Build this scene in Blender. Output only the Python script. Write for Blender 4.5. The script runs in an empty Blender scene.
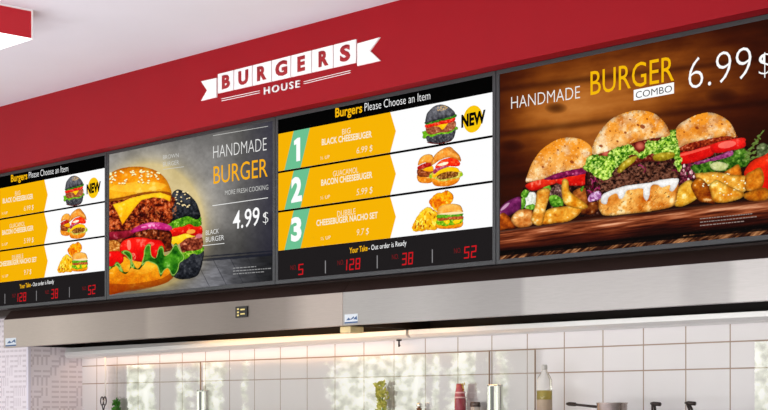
import bpy, bmesh, math, random
import numpy as np
from mathutils import Vector

random.seed(7)
col = bpy.context.scene.collection
scene = bpy.context.scene

# ------------------------------------------------------------------ camera model
F, CX, HZ = 1600.0, 384.0, 413.5           # focal length (px), centre column, horizon row
D, EYE = 4.294, 1.16                       # distance to the screen wall, eye height
TH = math.atan2(1534.0, 1600.0)
FW = (-math.cos(TH), math.sin(TH)); RT = (math.sin(TH), math.cos(TH))

def U(px, py, y=0.0):
    "point on the vertical plane y (parallel to the counter wall) seen at a photo pixel"
    t = (px - CX) / F
    dx, dy = FW[0] + t * RT[0], FW[1] + t * RT[1]
    s = (y + D) / dy
    return Vector((dx * s, y, EYE + (HZ - py) / F * s))

def project(x, y, z):
    dx, dy = x, y + D
    zc = dx * FW[0] + dy * FW[1]; xc = dx * RT[0] + dy * RT[1]
    return CX + F * xc / zc, HZ - F * (z - EYE) / zc

cam_d = bpy.data.cameras.new('camera'); cam = bpy.data.objects.new('camera', cam_d); col.objects.link(cam)
cam.location = (0, -D, EYE)
cam.rotation_euler = (math.pi / 2, 0, math.atan2(-FW[0], FW[1]))
cam_d.sensor_width = 36; cam_d.lens = F / 768 * 36
cam_d.shift_y = (HZ - 205.0) / 768.0
cam_d.clip_start = 0.05
scene.camera = cam
scene.view_settings.view_transform = 'Standard'

# ------------------------------------------------------------------ colours, materials
def lin(c):
    c = c / 255.0
    return c / 12.92 if c <= 0.04045 else ((c + 0.055) / 1.055) ** 2.4
def L3(c): return (lin(c[0]), lin(c[1]), lin(c[2]))
def L4(c): return L3(c) + (1.0,)

def new_mat(name):
    m = bpy.data.materials.new(name); m.use_nodes = True
    nt = m.node_tree
    return m, nt, nt.nodes, nt.links, nt.nodes['Principled BSDF']

def mat(name, rgb, rough=0.5, metal=0.0, spec=0.5, noise=0.0, scale=20.0, trans=0.0, ior=1.45, bump=0.0, coat=0.0, stretch=(1, 1, 1)):
    m, nt, N, K, b = new_mat(name)
    b.inputs['Base Color'].default_value = L4(rgb)
    b.inputs['Roughness'].default_value = rough; b.inputs['Metallic'].default_value = metal
    b.inputs['Specular IOR Level'].default_value = spec
    b.inputs['Transmission Weight'].default_value = trans; b.inputs['IOR'].default_value = ior
    b.inputs['Coat Weight'].default_value = coat
    if noise or bump:
        tc = N.new('ShaderNodeTexCoord'); mp = N.new('ShaderNodeMapping'); mp.inputs['Scale'].default_value = stretch
        K.new(tc.outputs['Object'], mp.inputs['Vector'])
        nz = N.new('ShaderNodeTexNoise'); nz.inputs['Scale'].default_value = scale; nz.inputs['Detail'].default_value = 5
        K.new(mp.outputs[0], nz.inputs['Vector'])
        if noise:
            mx = N.new('ShaderNodeMix'); mx.data_type = 'RGBA'
            a = [max(0, v * (1 - noise)) for v in rgb]; c = [min(255, v * (1 + noise)) for v in rgb]
            mx.inputs[6].default_value = L4(a); mx.inputs[7].default_value = L4(c)
            K.new(nz.outputs['Fac'], mx.inputs[0]); K.new(mx.outputs[2], b.inputs['Base Color'])
        if bump:
            bp = N.new('ShaderNodeBump'); bp.inputs['Strength'].default_value = bump; bp.inputs['Distance'].default_value = 0.01
            K.new(nz.outputs['Fac'], bp.inputs['Height']); K.new(bp.outputs[0], b.inputs['Normal'])
    return m

_em = {}
def screen_mat(rgb):
    "lit pixels of a display: dark panel that emits the given colour"
    rgb = tuple(rgb)
    if rgb in _em: return _em[rgb]
    m, nt, N, K, b = new_mat('lit_display')
    b.inputs['Base Color'].default_value = (0.001, 0.001, 0.001, 1); b.inputs['Roughness'].default_value = 0.6
    b.inputs['Specular IOR Level'].default_value = 0.0
    b.inputs['Emission Color'].default_value = L4(rgb); b.inputs['Emission Strength'].default_value = 1.0
    _em[rgb] = m
    return m

def picture_mat():
    m, nt, N, K, b = new_mat('lit_picture')
    b.inputs['Base Color'].default_value = (0.001, 0.001, 0.001, 1); b.inputs['Roughness'].default_value = 0.6
    b.inputs['Specular IOR Level'].default_value = 0.0
    a = N.new('ShaderNodeAttribute'); a.attribute_name = 'Col'
    K.new(a.outputs['Color'], b.inputs['Emission Color']); b.inputs['Emission Strength'].default_value = 1.0
    return m
PICT = picture_mat()

# ------------------------------------------------------------------ object helpers
def tag(o, label=None, cat=None, group=None, kind=None):
    if label: o['label'] = label
    if cat: o['category'] = cat
    if group: o['group'] = group
    if kind: o['kind'] = kind
    return o

def empty(name, loc, label, cat, group=None):
    o = bpy.data.objects.new(name, None); col.objects.link(o); o.location = loc; o.empty_display_size = 0.05
    return tag(o, label, cat, group)

def link_mesh(name, me, m, parent=None, label=None):
    o = bpy.data.objects.new(name, me); col.objects.link(o)
    if m is not None: me.materials.append(m)
    if parent is not None:
        o.parent = parent
        w = Vector((0, 0, 0)); p = parent
        while p is not None:
            w += p.location; p = p.parent
        me.transform(__import__('mathutils').Matrix.Translation(-w))     # meshes are written in world coordinates
    if label: o['label'] = label
    return o

def obj(name, bm, m, parent=None, label=None, smooth=False, recalc=True):
    if recalc: bmesh.ops.recalc_face_normals(bm, faces=bm.faces[:])
    me = bpy.data.meshes.new(name); bm.to_mesh(me); bm.free()
    if smooth:
        for p in me.polygons: p.use_smooth = True
    return link_mesh(name, me, m, parent, label)

def add_box(bm, x0, x1, y0, y1, z0, z1, bev=0.0):
    r = bmesh.ops.create_cube(bm, size=1.0)
    for v in r['verts']:
        v.co = Vector(((x0 + x1) / 2 + v.co.x * (x1 - x0), (y0 + y1) / 2 + v.co.y * (y1 - y0), (z0 + z1) / 2 + v.co.z * (z1 - z0)))
    if bev:
        es = list({e for v in r['verts'] for e in v.link_edges})
        bmesh.ops.bevel(bm, geom=es, offset=bev, segments=2, affect='EDGES', profile=0.5)
def box(*a, **k):
    bm = bmesh.new(); add_box(bm, *a, **k); return bm

def add_lathe(bm, cx, cy, prof, seg=28):
    "prof: list of (radius, z) bottom to top, closed with caps where radius > 0"
    rings = []
    for r, z in prof:
        rings.append([bm.verts.new((cx + r * math.cos(2 * math.pi * i / seg), cy + r * math.sin(2 * math.pi * i / seg), z)) for i in range(seg)])
    for a, b in zip(rings, rings[1:]):
        for i in range(seg):
            j = (i + 1) % seg
            bm.faces.new((a[i], a[j], b[j], b[i]))
    bm.faces.new(rings[0][::-1]); bm.faces.new(rings[-1])
def lathe(*a, **k):
    bm = bmesh.new(); add_lathe(bm, *a, **k); return bm

def add_tube(bm, pts, r, seg=10):
    pts = [Vector(p) for p in pts]
    rr = r if isinstance(r, (list, tuple)) else [r] * len(pts)
    rings = []; ref = Vector((0.12, 0.31, 0.94)).normalized()
    for i, p in enumerate(pts):
        t = (pts[min(i + 1, len(pts) - 1)] - pts[max(i - 1, 0)]).normalized()
        n = t.cross(ref)
        if n.length < 1e-3: n = t.cross(Vector((1, 0, 0)))
        n.normalize(); b = t.cross(n)
        rings.append([bm.verts.new(p + rr[i] * (math.cos(2 * math.pi * k / seg) * n + math.sin(2 * math.pi * k / seg) * b)) for k in range(seg)])
    for a, b in zip(rings, rings[1:]):
        for i in range(seg):
            j = (i + 1) % seg
            bm.faces.new((a[i], a[j], b[j], b[i]))
    bm.faces.new(rings[0][::-1]); bm.faces.new(rings[-1])
def tube(*a, **k):
    bm = bmesh.new(); add_tube(bm, *a, **k); return bm

def flat(polys, y):
    "flat polygons given in photo pixels, built where they stand on the plane y"
    bm = bmesh.new()
    for p in polys:
        bm.faces.new([bm.verts.new(U(a, b, y)) for a, b in p])
    return bm

def slab(polys, y0, y1):
    "the same with thickness from y0 (front) to y1 (back), outline taken on the plane y0"
    bm = bmesh.new()
    for p in polys:
        f = [U(a, b, y0) for a, b in p]
        fv = [bm.verts.new(v) for v in f]; bv = [bm.verts.new((v.x, y1, v.z)) for v in f]
        bm.faces.new(fv); bm.faces.new(bv[::-1]); n = len(f)
        for i in range(n):
            j = (i + 1) % n; bm.faces.new((fv[i], bv[i], bv[j], fv[j]))
    return bm

def prism_x(bm, prof, x0, x1, x0_of=None):
    "profile of (y, z) run along x; x0_of shifts the left end for each profile point"
    l = [bm.verts.new((x0 + (x0_of[i] if x0_of else 0), p[0], p[1])) for i, p in enumerate(prof)]
    r = [bm.verts.new((x1, p[0], p[1])) for p in prof]
    n = len(prof)
    for i in range(n):
        j = (i + 1) % n; bm.faces.new((l[i], l[j], r[j], r[i]))
    bm.faces.new(l); bm.faces.new(r[::-1])

# ------------------------------------------------------------------ writing
def text_polys(s, bold=0.0, spacing=1.0):
    cu = bpy.data.curves.new('t', 'FONT'); cu.body = s; cu.size = 1.0; cu.offset = bold
    cu.space_character = spacing; cu.resolution_u = 3
    o = bpy.data.objects.new('t', cu); col.objects.link(o)
    dg = bpy.context.evaluated_depsgraph_get(); dg.update()
    me = bpy.data.meshes.new_from_object(o.evaluated_get(dg))
    bpy.data.objects.remove(o); bpy.data.curves.remove(cu)
    return me

CAP = None
def text(name, s, bl, br, tl, y, m, parent, bold=0.0, spacing=1.0, label=None, thick=0.0):
    "lettering whose baseline runs bl -> br and whose capital height runs bl -> tl (photo pixels on the plane y)"
    global CAP
    if CAP is None:
        h = text_polys('H'); CAP = max(v.co.y for v in h.vertices); bpy.data.meshes.remove(h)
    me = text_polys(s, bold, spacing)
    xs = [v.co.x for v in me.vertices]; x0, x1 = min(xs), max(xs)
    O = U(*bl, y); X = U(*br, y) - O; Y = U(*tl, y) - O
    for v in me.vertices:
        c = O + X * ((v.co.x - x0) / (x1 - x0)) + Y * (v.co.y / CAP)
        v.co = c
    if thick:
        bm = bmesh.new(); bm.from_mesh(me)
        bmesh.ops.remove_doubles(bm, verts=bm.verts[:], dist=1e-6)
        r = bmesh.ops.extrude_face_region(bm, geom=bm.faces[:])
        for g in r['geom']:
            if isinstance(g, bmesh.types.BMVert): g.co.y += thick
        bm.to_mesh(me); bm.free()
    me.materials.clear()
    return link_mesh(name, me, m, parent, label)

def line(p, q, w, y):
    "a thin ruled line from p to q (pixels), w pixels high"
    return flat([[(p[0], p[1]), (q[0], q[1]), (q[0], q[1] + w), (p[0], p[1] + w)]], y)

SEG = {'0': 'abcdef', '1': 'bc', '2': 'abged', '3': 'abgcd', '5': 'afgcd', '8': 'abcdefg'}
def led_digits(s, bl, br, tl, y):
    "seven-segment figures"
    O = U(*bl, y); X = U(*br, y) - O; Y = U(*tl, y) - O
    wid = [0.35 if c == '1' else 1.0 for c in s]; tot = sum(wid) + 0.35 * (len(s) - 1)
    bm = bmesh.new(); x = 0.0
    def quad(x0, x1, y0, y1):
        bm.faces.new([bm.verts.new(O + X * ((a + 0.12 * b) / (tot + 0.12)) + Y * b) for a, b in ((x0, y0), (x1, y0), (x1, y1), (x0, y1))])
    for c, w in zip(s, wid):
        t = 0.21; tv = 0.11; g = 0.02
        if c == '1':
            quad(x, x + t, 0.03, 0.48); quad(x, x + t, 0.52, 0.97)
        else:
            q = SEG[c]
            if 'a' in q: quad(x + g, x + 1 - g, 1 - tv, 1)
            if 'g' in q: quad(x + g, x + 1 - g, .5 - tv / 2, .5 + tv / 2)
            if 'd' in q: quad(x + g, x + 1 - g, 0, tv)
            if 'f' in q: quad(x, x + t, .53, .97)
            if 'e' in q: quad(x, x + t, .03, .47)
            if 'b' in q: quad(x + 1 - t, x + 1, .53, .97)
            if 'c' in q: quad(x + 1 - t, x + 1, .03, .47)
        x += w + 0.35
    return bm

# ------------------------------------------------------------------ painter for the photographs shown on the displays
def vnoise(x, y, seed=0):
    xi = np.floor(x).astype(np.int64); yi = np.floor(y).astype(np.int64)
    fx = x - xi; fy = y - yi; fx = fx * fx * (3 - 2 * fx); fy = fy * fy * (3 - 2 * fy)
    def h(a, b):
        n = (a * 374761393 + b * 668265263 + seed * 974711) & 0x7fffffff
        n = ((n ^ (n >> 13)) * 1274126177) & 0x7fffffff
        return ((n ^ (n >> 16)) & 0xffff) / 65535.0
    return (h(xi, yi) * (1 - fx) + h(xi + 1, yi) * fx) * (1 - fy) + (h(xi, yi + 1) * (1 - fx) + h(xi + 1, yi + 1) * fx) * fy
def fbm(x, y, seed=0, o=4):
    s = 0; a = 0.5; t = 0
    for i in range(o):
        s = s + a * vnoise(x * 2 ** i, y * 2 ** i, seed + i * 17); t += a; a *= 0.55
    return s / t

def smooth_pts(P, n=6):
    P = np.array(P, float); out = []; k = len(P)
    for i in range(k):
        p0, p1, p2, p3 = P[i - 1], P[i], P[(i + 1) % k], P[(i + 2) % k]
        for j in range(n):
            t = j / n
            out.append(0.5 * ((2 * p1) + (-p0 + p2) * t + (2 * p0 - 5 * p1 + 4 * p2 - p3) * t * t + (-p0 + 3 * p1 - 3 * p2 + p3) * t ** 3))
    return np.array(out)

class Canvas:
    "a fine grid on the display plane, painted point by point"
    def __init__(s, x0, x1, z0, z1, y, nx, nz):
        s.y = y; s.nx, s.nz = nx, nz
        xs = np.linspace(x0, x1, nx); zs = np.linspace(z0, z1, nz)
        s.X, s.Z = np.meshgrid(xs, zs)
        zc = s.X * FW[0] + (y + D) * FW[1]; xc = s.X * RT[0] + (y + D) * RT[1]
        s.px = CX + F * xc / zc; s.py = HZ - F * (s.Z - EYE) / zc
        s.rgb = np.zeros((nz, nx, 3)); s.lab = np.zeros((nz, nx), int); s.names = ['background']
    def lid(s, name):
        if name not in s.names: s.names.append(name)
        return s.names.index(name)
    def mask(s, P, smooth=True, wob=0.0, wscale=3.0, seed=0):
        P = smooth_pts(P) if smooth else np.array(P, float)
        x, y = s.px, s.py
        if wob:
            x = x + wob * (fbm(s.px / wscale, s.py / wscale, seed + 91, 3) - .5) * 2
            y = y + wob * (fbm(s.px / wscale, s.py / wscale, seed + 37, 3) - .5) * 2
        m = np.zeros(x.shape, bool)
        bb = (x >= P[:, 0].min()) & (x <= P[:, 0].max()) & (y >= P[:, 1].min()) & (y <= P[:, 1].max())
        r = np.where(bb)
        if len(r[0]) == 0: return m
        qx, qy = x[r], y[r]; ins = np.zeros(qx.shape, bool)
        for i in range(len(P)):
            (ax, ay), (bx, by) = P[i - 1], P[i]
            if ay == by: continue
            c = ((ay > qy) != (by > qy)) & (qx < (bx - ax) * (qy - ay) / (by - ay) + ax)
            ins ^= c
        m[r] = ins
        return m
    def ell(s, cx, cy, rx, ry, sl=0.0):
        return ((s.px - cx) / rx) ** 2 + ((s.py - cy - sl * (s.px - cx)) / ry) ** 2
    def put(s, m, c, name=None, a=1.0):
        c = np.asarray(c, float)
        if c.ndim == 1: c = np.broadcast_to(c, s.rgb.shape)
        a = np.broadcast_to(np.asarray(a, float), m.shape)
        w = (a * m)[..., None]
        s.rgb = s.rgb * (1 - w) + c * w
        if name is not None: s.lab[m & (a > 0.5)] = s.lid(name)
    def ramp(s, t, stops):
        xs = [q[0] for q in stops]
        return np.stack([np.interp(t, xs, [q[1][k] for q in stops]) for k in range(3)], -1)
    def edge(s, m, r=2):
        "0 at the outline of a mask, 1 deep inside: a few box blurs of the mask"
        f = m.astype(float)
        for _ in range(3):
            for ax in (0, 1):
                c = np.cumsum(np.pad(f, [(r + 1, r) if k == ax else (0, 0) for k in (0, 1)], mode='edge'), axis=ax)
                n = f.shape[ax]
                f = (np.take(c, range(2 * r + 1, 2 * r + 1 + n), axis=ax) - np.take(c, range(0, n), axis=ax)) / (2 * r + 1)
        return np.clip((f - 0.5) * 2, 0, 1)
    def blob(s, P, c0, c1, name=None, seed=0, ns=3.0, namp=0.5, er=3, dark=0.55, wob=0.0, wscale=3.0, light=(-.3, -1), smooth=True, rim=None, hi=.6):
        "a rounded, textured thing: colour c0..c1 by noise and by light from above, darker at its outline"
        m = s.mask(P, smooth, wob, wscale, seed)
        if not m.any(): return m
        e = s.edge(m, er)
        y0, y1 = s.py[m].min(), s.py[m].max(); x0, x1 = s.px[m].min(), s.px[m].max()
        g = 0.5 + 0.5 * (light[0] * (2 * (s.px - x0) / (x1 - x0 + 1e-6) - 1) + light[1] * (2 * (s.py - y0) / (y1 - y0 + 1e-6) - 1))
        n = fbm(s.px / ns, s.py / ns, seed, 4)
        t = np.clip(g * (1 - namp) + namp * ((n - .5) * 2.2 + .5), 0, 1)
        c = np.asarray(c0, float) * (1 - t[..., None]) + np.asarray(c1, float) * t[..., None]
        dk = .45 + .55 * dark
        c = c * (dk + (1 - dk) * e[..., None])
        c = c * (.9 + .2 * fbm(s.px / 1.1, s.py / 1.1, seed + 7, 2))[..., None]
        hl = np.clip((n - .66) * 5, 0, .55) * e * hi
        c = c * (1 - hl[..., None]) + np.array((255, 246, 226.)) * hl[..., None]
        s.put(m, np.clip(c, 0, 255), name)
        if rim is not None: s.put(m & (e < .45) & (e > .06), rim, a=.65)
        return m
    def grade(s, con, sat, piv=105.0):
        "contrast and colour strength of the displayed photograph"
        m = s.rgb.mean(-1, keepdims=True)
        c = m + (s.rgb - m) * sat
        c = piv + (c - piv) * con
        s.rgb = np.where(c < 24, 24 * np.exp((c - 24) / 24.0), c)
    def meshes(s, table, parents, dy=0.0):
        "one flat mesh per label; table: label name -> (object name, label text)"
        rgb = np.clip(s.rgb, 0, 255) / 255.0
        lr = np.where(rgb <= 0.04045, rgb / 12.92, ((rgb + 0.055) / 1.055) ** 2.4)
        lab = s.lab[:-1, :-1]; out = []
        idx = np.arange(s.nx * s.nz).reshape(s.nz, s.nx)
        for i, nm in enumerate(s.names):
            if nm not in table: continue
            J, I = np.where(lab == i)
            if len(J) == 0: continue
            q = np.stack([idx[J, I], idx[J, I + 1], idx[J + 1, I + 1], idx[J + 1, I]], 1)
            u, inv = np.unique(q.ravel(), return_inverse=True)
            me = bpy.data.meshes.new(nm)
            me.vertices.add(len(u))
            co = np.stack([s.X.ravel()[u], np.full(len(u), s.y + dy), s.Z.ravel()[u]], 1).astype(np.float32)
            me.vertices.foreach_set('co', co.ravel())
            nf = len(q); me.loops.add(4 * nf); me.loops.foreach_set('vertex_index', inv.astype(np.int32).ravel())
            me.polygons.add(nf); me.polygons.foreach_set('loop_start', np.arange(0, 4 * nf, 4, dtype=np.int32))
            me.update(calc_edges=True)
            at = me.color_attributes.new('Col', 'FLOAT_COLOR', 'POINT')
            c4 = np.concatenate([lr.reshape(-1, 3)[u], np.ones((len(u), 1))], 1).astype(np.float32)
            at.data.foreach_set('color', c4.ravel())
            name, label = table[nm]
            out.append(link_mesh(name, me, PICT, parents.get(nm, parents['*']), label))
        return out

def mixc(a, b, t):
    t = np.asarray(t)[..., None]
    return np.asarray(a, float) * (1 - t) + np.asarray(b, float) * t

# ================================================================== THE SETTING
YS = -0.05                 # front of the displays
YF = -0.112                # front of the red fascia
YT = 0.48                  # tiled back wall
ZC = U(200, 53.3, YF).z    # ceiling
ZSB = U(275.1, 284.2, YS).z; ZST = U(275.1, 116.5, YS).z        # displays: bottom and top
xs_div = [U(105.9, 0, YS).x, U(275.1, 0, YS).x, U(494.6, 0, YS).x]
SW = (xs_div[2] - xs_div[0]) / 2.0                               # width of one display
XD = [xs_div[1] - 2 * SW, xs_div[1] - SW, xs_div[1], xs_div[1] + SW, xs_div[1] + 2 * SW]
XL = U(3.0, 0, 0.0).x      # left end of the hood = face of the left wall
print('W/H', SW, ZST - ZSB, SW / (ZST - ZSB), 'ceil', ZC, 'sb', ZSB, 'st', ZST, 'XL', XL, [project(x, YS, ZST) for x in XD])

M_ceil = mat('painted_ceiling', (232, 233, 243), 0.9, noise=0.015, scale=3)
M_red = mat('red_paint', (156, 13, 27), 0.5, noise=0.03, scale=6, spec=0.2)
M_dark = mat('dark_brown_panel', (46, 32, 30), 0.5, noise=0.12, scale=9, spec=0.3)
M_floor = mat('grey_floor', (186, 180, 176), 0.5, noise=0.05, scale=4)
M_bezel = mat('graphite_bezel', (54, 56, 59), 0.45, noise=0.04, scale=40)
M_back = mat('black_casing', (22, 22, 24), 0.5, noise=0.1, scale=30)

tag(obj('floor', box(-12, 4, -9, 1.0, -0.1, 0), M_floor), kind='structure')
tag(obj('ceiling', box(-12, 4, -9, 1.0, ZC, ZC + 0.1), M_ceil), kind='structure')
tag(obj('wall_fascia', box(-12, 3, YF, 0.0, ZST + 0.001, ZC), M_red), 'deep red fascia band above the row of screens', kind='structure')
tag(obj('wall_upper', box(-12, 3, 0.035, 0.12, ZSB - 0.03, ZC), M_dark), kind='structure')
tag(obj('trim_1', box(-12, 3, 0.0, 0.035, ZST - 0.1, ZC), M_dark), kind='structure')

# tiled back wall ------------------------------------------------------------
tv = [U(p, 0, YT).x for p in (564.3, 603.2, 643.4, 686.2, 730.2)]
TW = (tv[-1] - tv[0]) / 4
th = [U(603, 346.5, YT).z, U(603, 371.5, YT).z]
TH3 = U(603, 412, YT).z
print('tile w', TW, 'rows', th)
def tile_material():
    m, nt, N, K, b = new_mat('cream_wall_tiles')
    tc = N.new('ShaderNodeTexCoord'); sp = N.new('ShaderNodeSeparateXYZ'); K.new(tc.outputs['Object'], sp.inputs[0])
    def M(op, a, c=None, d=None):
        n = N.new('ShaderNodeMath'); n.operation = op
        for i, v in enumerate((a, c, d)):
            if v is None: continue
            if isinstance(v, (int, float)): n.inputs[i].default_value = v
            else: K.new(v, n.inputs[i])
        return n.outputs[0]
    X, Z = sp.outputs['X'], sp.outputs['Z']
    def near_lines():
        f = M('PINGPONG', M('SUBTRACT', X, tv[0]), TW / 2)          # distance to the nearest vertical joint
        d = f
        for h in (th[0], th[1], TH3, TH3 - .18, TH3 - .36, TH3 - .54, TH3 - .72, th[0] + .11):
            d = M('MINIMUM', d, M('ABSOLUTE', M('SUBTRACT', Z, h)))
        return d
    d = near_lines()
    g = M('SMOOTHSTEP', 0, 0, 0) if False else None
    mr = N.new('ShaderNodeMapRange'); mr.inputs['From Min'].default_value = 0.0014; mr.inputs['From Max'].default_value = 0.0032
    K.new(d, mr.inputs['Value'])
    nz = N.new('ShaderNodeTexNoise'); nz.inputs['Scale'].default_value = 4.0; K.new(tc.outputs['Object'], nz.inputs['Vector'])
    tcol = N.new('ShaderNodeMix'); tcol.data_type = 'RGBA'; tcol.inputs[6].default_value = L4((226, 222, 224)); tcol.inputs[7].default_value = L4((236, 232, 234))
    K.new(nz.outputs['Fac'], tcol.inputs[0])
    mx = N.new('ShaderNodeMix'); mx.data_type = 'RGBA'; mx.inputs[6].default_value = L4((166, 142, 124))
    K.new(tcol.outputs[2], mx.inputs[7]); K.new(mr.outputs[0], mx.inputs[0]); K.new(mx.outputs[2], b.inputs['Base Color'])
    b.inputs['Roughness'].default_value = 0.22; b.inputs['Specular IOR Level'].default_value = 0.35
    bp = N.new('ShaderNodeBump'); bp.inputs['Strength'].default_value = 0.4; bp.inputs['Distance'].default_value = 0.003
    K.new(mr.outputs[0], bp.inputs['Height']); K.new(bp.outputs[0], b.inputs['Normal'])
    return m
tag(obj('wall_back', box(XL, 3, YT, YT + 0.1, 0, ZC), tile_material()), kind='structure')

# wallpapered left wall, its corner turning left under the screens -----------------
def maze_material():
    m, nt, N, K, b = new_mat('maze_wallpaper')
    tc = N.new('ShaderNodeTexCoord'); sp = N.new('ShaderNodeSeparateXYZ'); K.new(tc.outputs['Object'], sp.inputs[0])
    def M(op, a, c=None):
        n = N.new('ShaderNodeMath'); n.operation = op
        for i, v in enumerate((a, c)):
            if v is None: continue
            if isinstance(v, (int, float)): n.inputs[i].default_value = v
            else: K.new(v, n.inputs[i])
        return n.outputs[0]
    u = M('ADD', M('MULTIPLY', sp.outputs['X'], 1.3), M('MULTIPLY', sp.outputs['Y'], 1.0)); v = sp.outputs['Z']
    P = 0.027                                          # pitch of the strokes
    cu = M('FLOOR', M('DIVIDE', u, P * 2.0)); cv = M('FLOOR', M('DIVIDE', v, P * 2))
    cb = N.new('ShaderNodeCombineXYZ'); K.new(cu, cb.inputs[0]); K.new(cv, cb.inputs[1])
    wn = N.new('ShaderNodeTexWhiteNoise'); wn.noise_dimensions = '2D'; K.new(cb.outputs[0], wn.inputs['Vector'])
    pick = M('GREATER_THAN', wn.outputs['Value'], 0.66)
    hs = M('GREATER_THAN', M('FRACT', M('DIVIDE', v, P)), 0.42)
    vs = M('GREATER_THAN', M('FRACT', M('DIVIDE', u, P)), 0.42)
    hs = M('MAXIMUM', hs, M('LESS_THAN', M('FRACT', M('DIVIDE', u, P * 2.0)), 0.17))
    vs = M('MAXIMUM', vs, M('LESS_THAN', M('FRACT', M('DIVIDE', v, P * 2.0)), 0.2))
    s = M('ADD', M('MULTIPLY', pick, vs), M('MULTIPLY', M('SUBTRACT', 1.0, pick), hs))
    mx = N.new('ShaderNodeMix'); mx.data_type = 'RGBA'; mx.inputs[6].default_value = L4((207, 198, 206)); mx.inputs[7].default_value = L4((230, 223, 230))
    K.new(s, mx.inputs[0]); K.new(mx.outputs[2], b.inputs['Base Color']); b.inputs['Roughness'].default_value = 0.75
    return m
M_maze = maze_material()
yj = (lambda t: (XL / (FW[0] + t * RT[0])) * (FW[1] + t * RT[1]) - D)((28.5 - CX) / F)
tag(obj('wall_left', box(XL - 2.5, XL, yj, YT + 0.1, 0, ZSB - 0.004), M_maze), kind='structure')
bm = bmesh.new(); add_box(bm, XL - .012, XL + .003, yj - .004, yj + .012, 0, ZSB - .012)
tag(obj('trim_2', bm, mat('lavender_bead', (222, 218, 232), 0.6, noise=0.02)), kind='structure')

# ================================================================== DISPLAYS
IN = 0.0155                # bezel width
def screen_frame(root, x0, x1):
    bm = bmesh.new()
    add_box(bm, x0 + .0015, x1 - .0015, YS + 0.006, 0.0, ZSB, ZST)                         # casing
    obj('casing', bm, M_back, root)
    bm = bmesh.new()
    a, b, c, d = x0 + .0015, x1 - .0015, ZSB, ZST
    for (p, q, r, s) in ((a, b, d - IN, d), (a, b, c, c + IN), (a, a + IN, c + IN, d - IN), (b - IN, b, c + IN, d - IN)):
        add_box(bm, p, q, YS, YS + 0.0058, r, s, bev=0.0012)
    obj('bezel', bm, M_bezel, root)
Y1 = YS + 0.0035           # lit panel, just behind the bezel lip
E = 0.0005

WHITE = screen_mat((255, 255, 255)); YEL = screen_mat((247, 180, 2)); GRN = screen_mat((108, 193, 146)); BLK = screen_mat((1, 1, 1))
FOOT = screen_mat((31, 28, 29)); GREY = screen_mat((140, 138, 140)); LED = screen_mat((206, 22, 30)); LEDD = screen_mat((150, 18, 24))
TYEL = screen_mat((248, 184, 12)); OFFW = screen_mat((250, 240, 214)); NEWY = screen_mat((250, 200, 10))

# ---------------------------------------------------------------- menu screen (third from the left), then its twin
def in_y(p, q, x):            # y on the line p -> q at column x
    return p[1] + (q[1] - p[1]) * (x - p[0]) / (q[0] - p[0])
root = empty('menu_screen', ((XD[2] + XD[3]) / 2, YS + .03, ZSB),
             'menu screen with green numbers 1, 2 and 3 on yellow rows beside black order bar', 'screen', 'burger menu screens')
screen_frame(root, XD[2], XD[3])
xa, xb = XD[2] + IN - .002, XD[3] - IN + .002
za, zb = ZSB + IN - .002, ZST - IN + .002
zH = U(276.6, 134.4, Y1).z; z1 = U(276.6, 172.7, Y1).z; z2 = U(276.6, 212.0, Y1).z; z3 = U(276.6, 251.0, Y1).z
LW = 0.0085
obj('display_panel', box(xa, xb, Y1 + 0.0002, Y1 + .002, za, zb), BLK, root)
foot = obj('order_bar', box(xa, xb, Y1, Y1 + .0001, za, z3 - 0.002), FOOT, root, 'black order number bar')
Y2 = Y1 - 2 * E
text('title_lettering', 'Burgers', (335.3, 117.3), (362.2, 112.2), (335.3, 108.6), Y2, TYEL, root, bold=0.022)
text('title_lettering', 'Please Choose an Item', (364.6, 111.3), (430.2, 99.4), (364.6, 103.2), Y2, WHITE, root, bold=-0.012)
rows = []
for zt, zb_ in ((zH, z1 + LW / 2), (z1 - LW / 2, z2 + LW / 2), (z2 - LW / 2, z3)):
    r = obj('item_row', box(xa, xb, Y1, Y1 + .0001, zb_, zt), WHITE, root)
    rows.append(r)
    # yellow arrow panel and green stripe
    def at(px, z): return U(px, 0, Y1 - E).x, z
    zm = (zt + zb_) / 2
    bm = bmesh.new()
    bm.faces.new([bm.verts.new((x, Y1 - E, z)) for x, z in ((xa, zb_), at(390.3, zb_), at(395.9, zm), at(390.3, zt), (xa, zt))])
    obj('arrow_panel', bm, YEL, r)
    bm = bmesh.new()
    bm.faces.new([bm.verts.new((x, Y1 - 2 * E, z)) for x, z in (at(284.5, zb_), at(300.6, zb_), at(310.0, zt), at(293.8, zt))])
    obj('number_stripe', bm, GRN, r)
Y3 = Y1 - 3 * E
obj('row_number', flat([[(296.3, 161.4), (300.2, 160.7), (300.2, 137.4), (297.4, 137.9), (294.0, 141.0), (294.0, 145.2), (296.3, 144.2)]], Y3), WHITE, rows[0])
text('row_number', '2', (291.2, 201.6), (301.9, 199.6), (291.2, 179.6), Y3, WHITE, rows[1], bold=0.045)
text('row_number', '3', (291.0, 240.6), (301.5, 239.0), (291.0, 219.4), Y3, WHITE, rows[2], bold=0.045)
T = lambda r, s, bl, br, tl, b=0.0, n='item_lettering': text(n, s, bl, br, tl, Y3, OFFW, rows[r], bold=b)
T(0, 'BIG', (342.2, 134.6), (350.4, 133.0), (342.2, 129.2), -0.012)
T(0, 'BLACK CHEESEBUGER', (321.8, 145.2), (371.8, 137.0), (321.8, 139.3), 0.02)
T(0, '6.99 $', (356.4, 153.6), (372.2, 151.0), (357.0, 147.4), -0.012, 'price_lettering')
T(0, '½ UP', (320.5, 159.8), (329.6, 158.2), (320.5, 156.6), -0.004, 'note_lettering')
T(1, 'GUACAMOL', (333.0, 176.6), (358.2, 172.4), (333.0, 171.2), -0.012)
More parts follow.
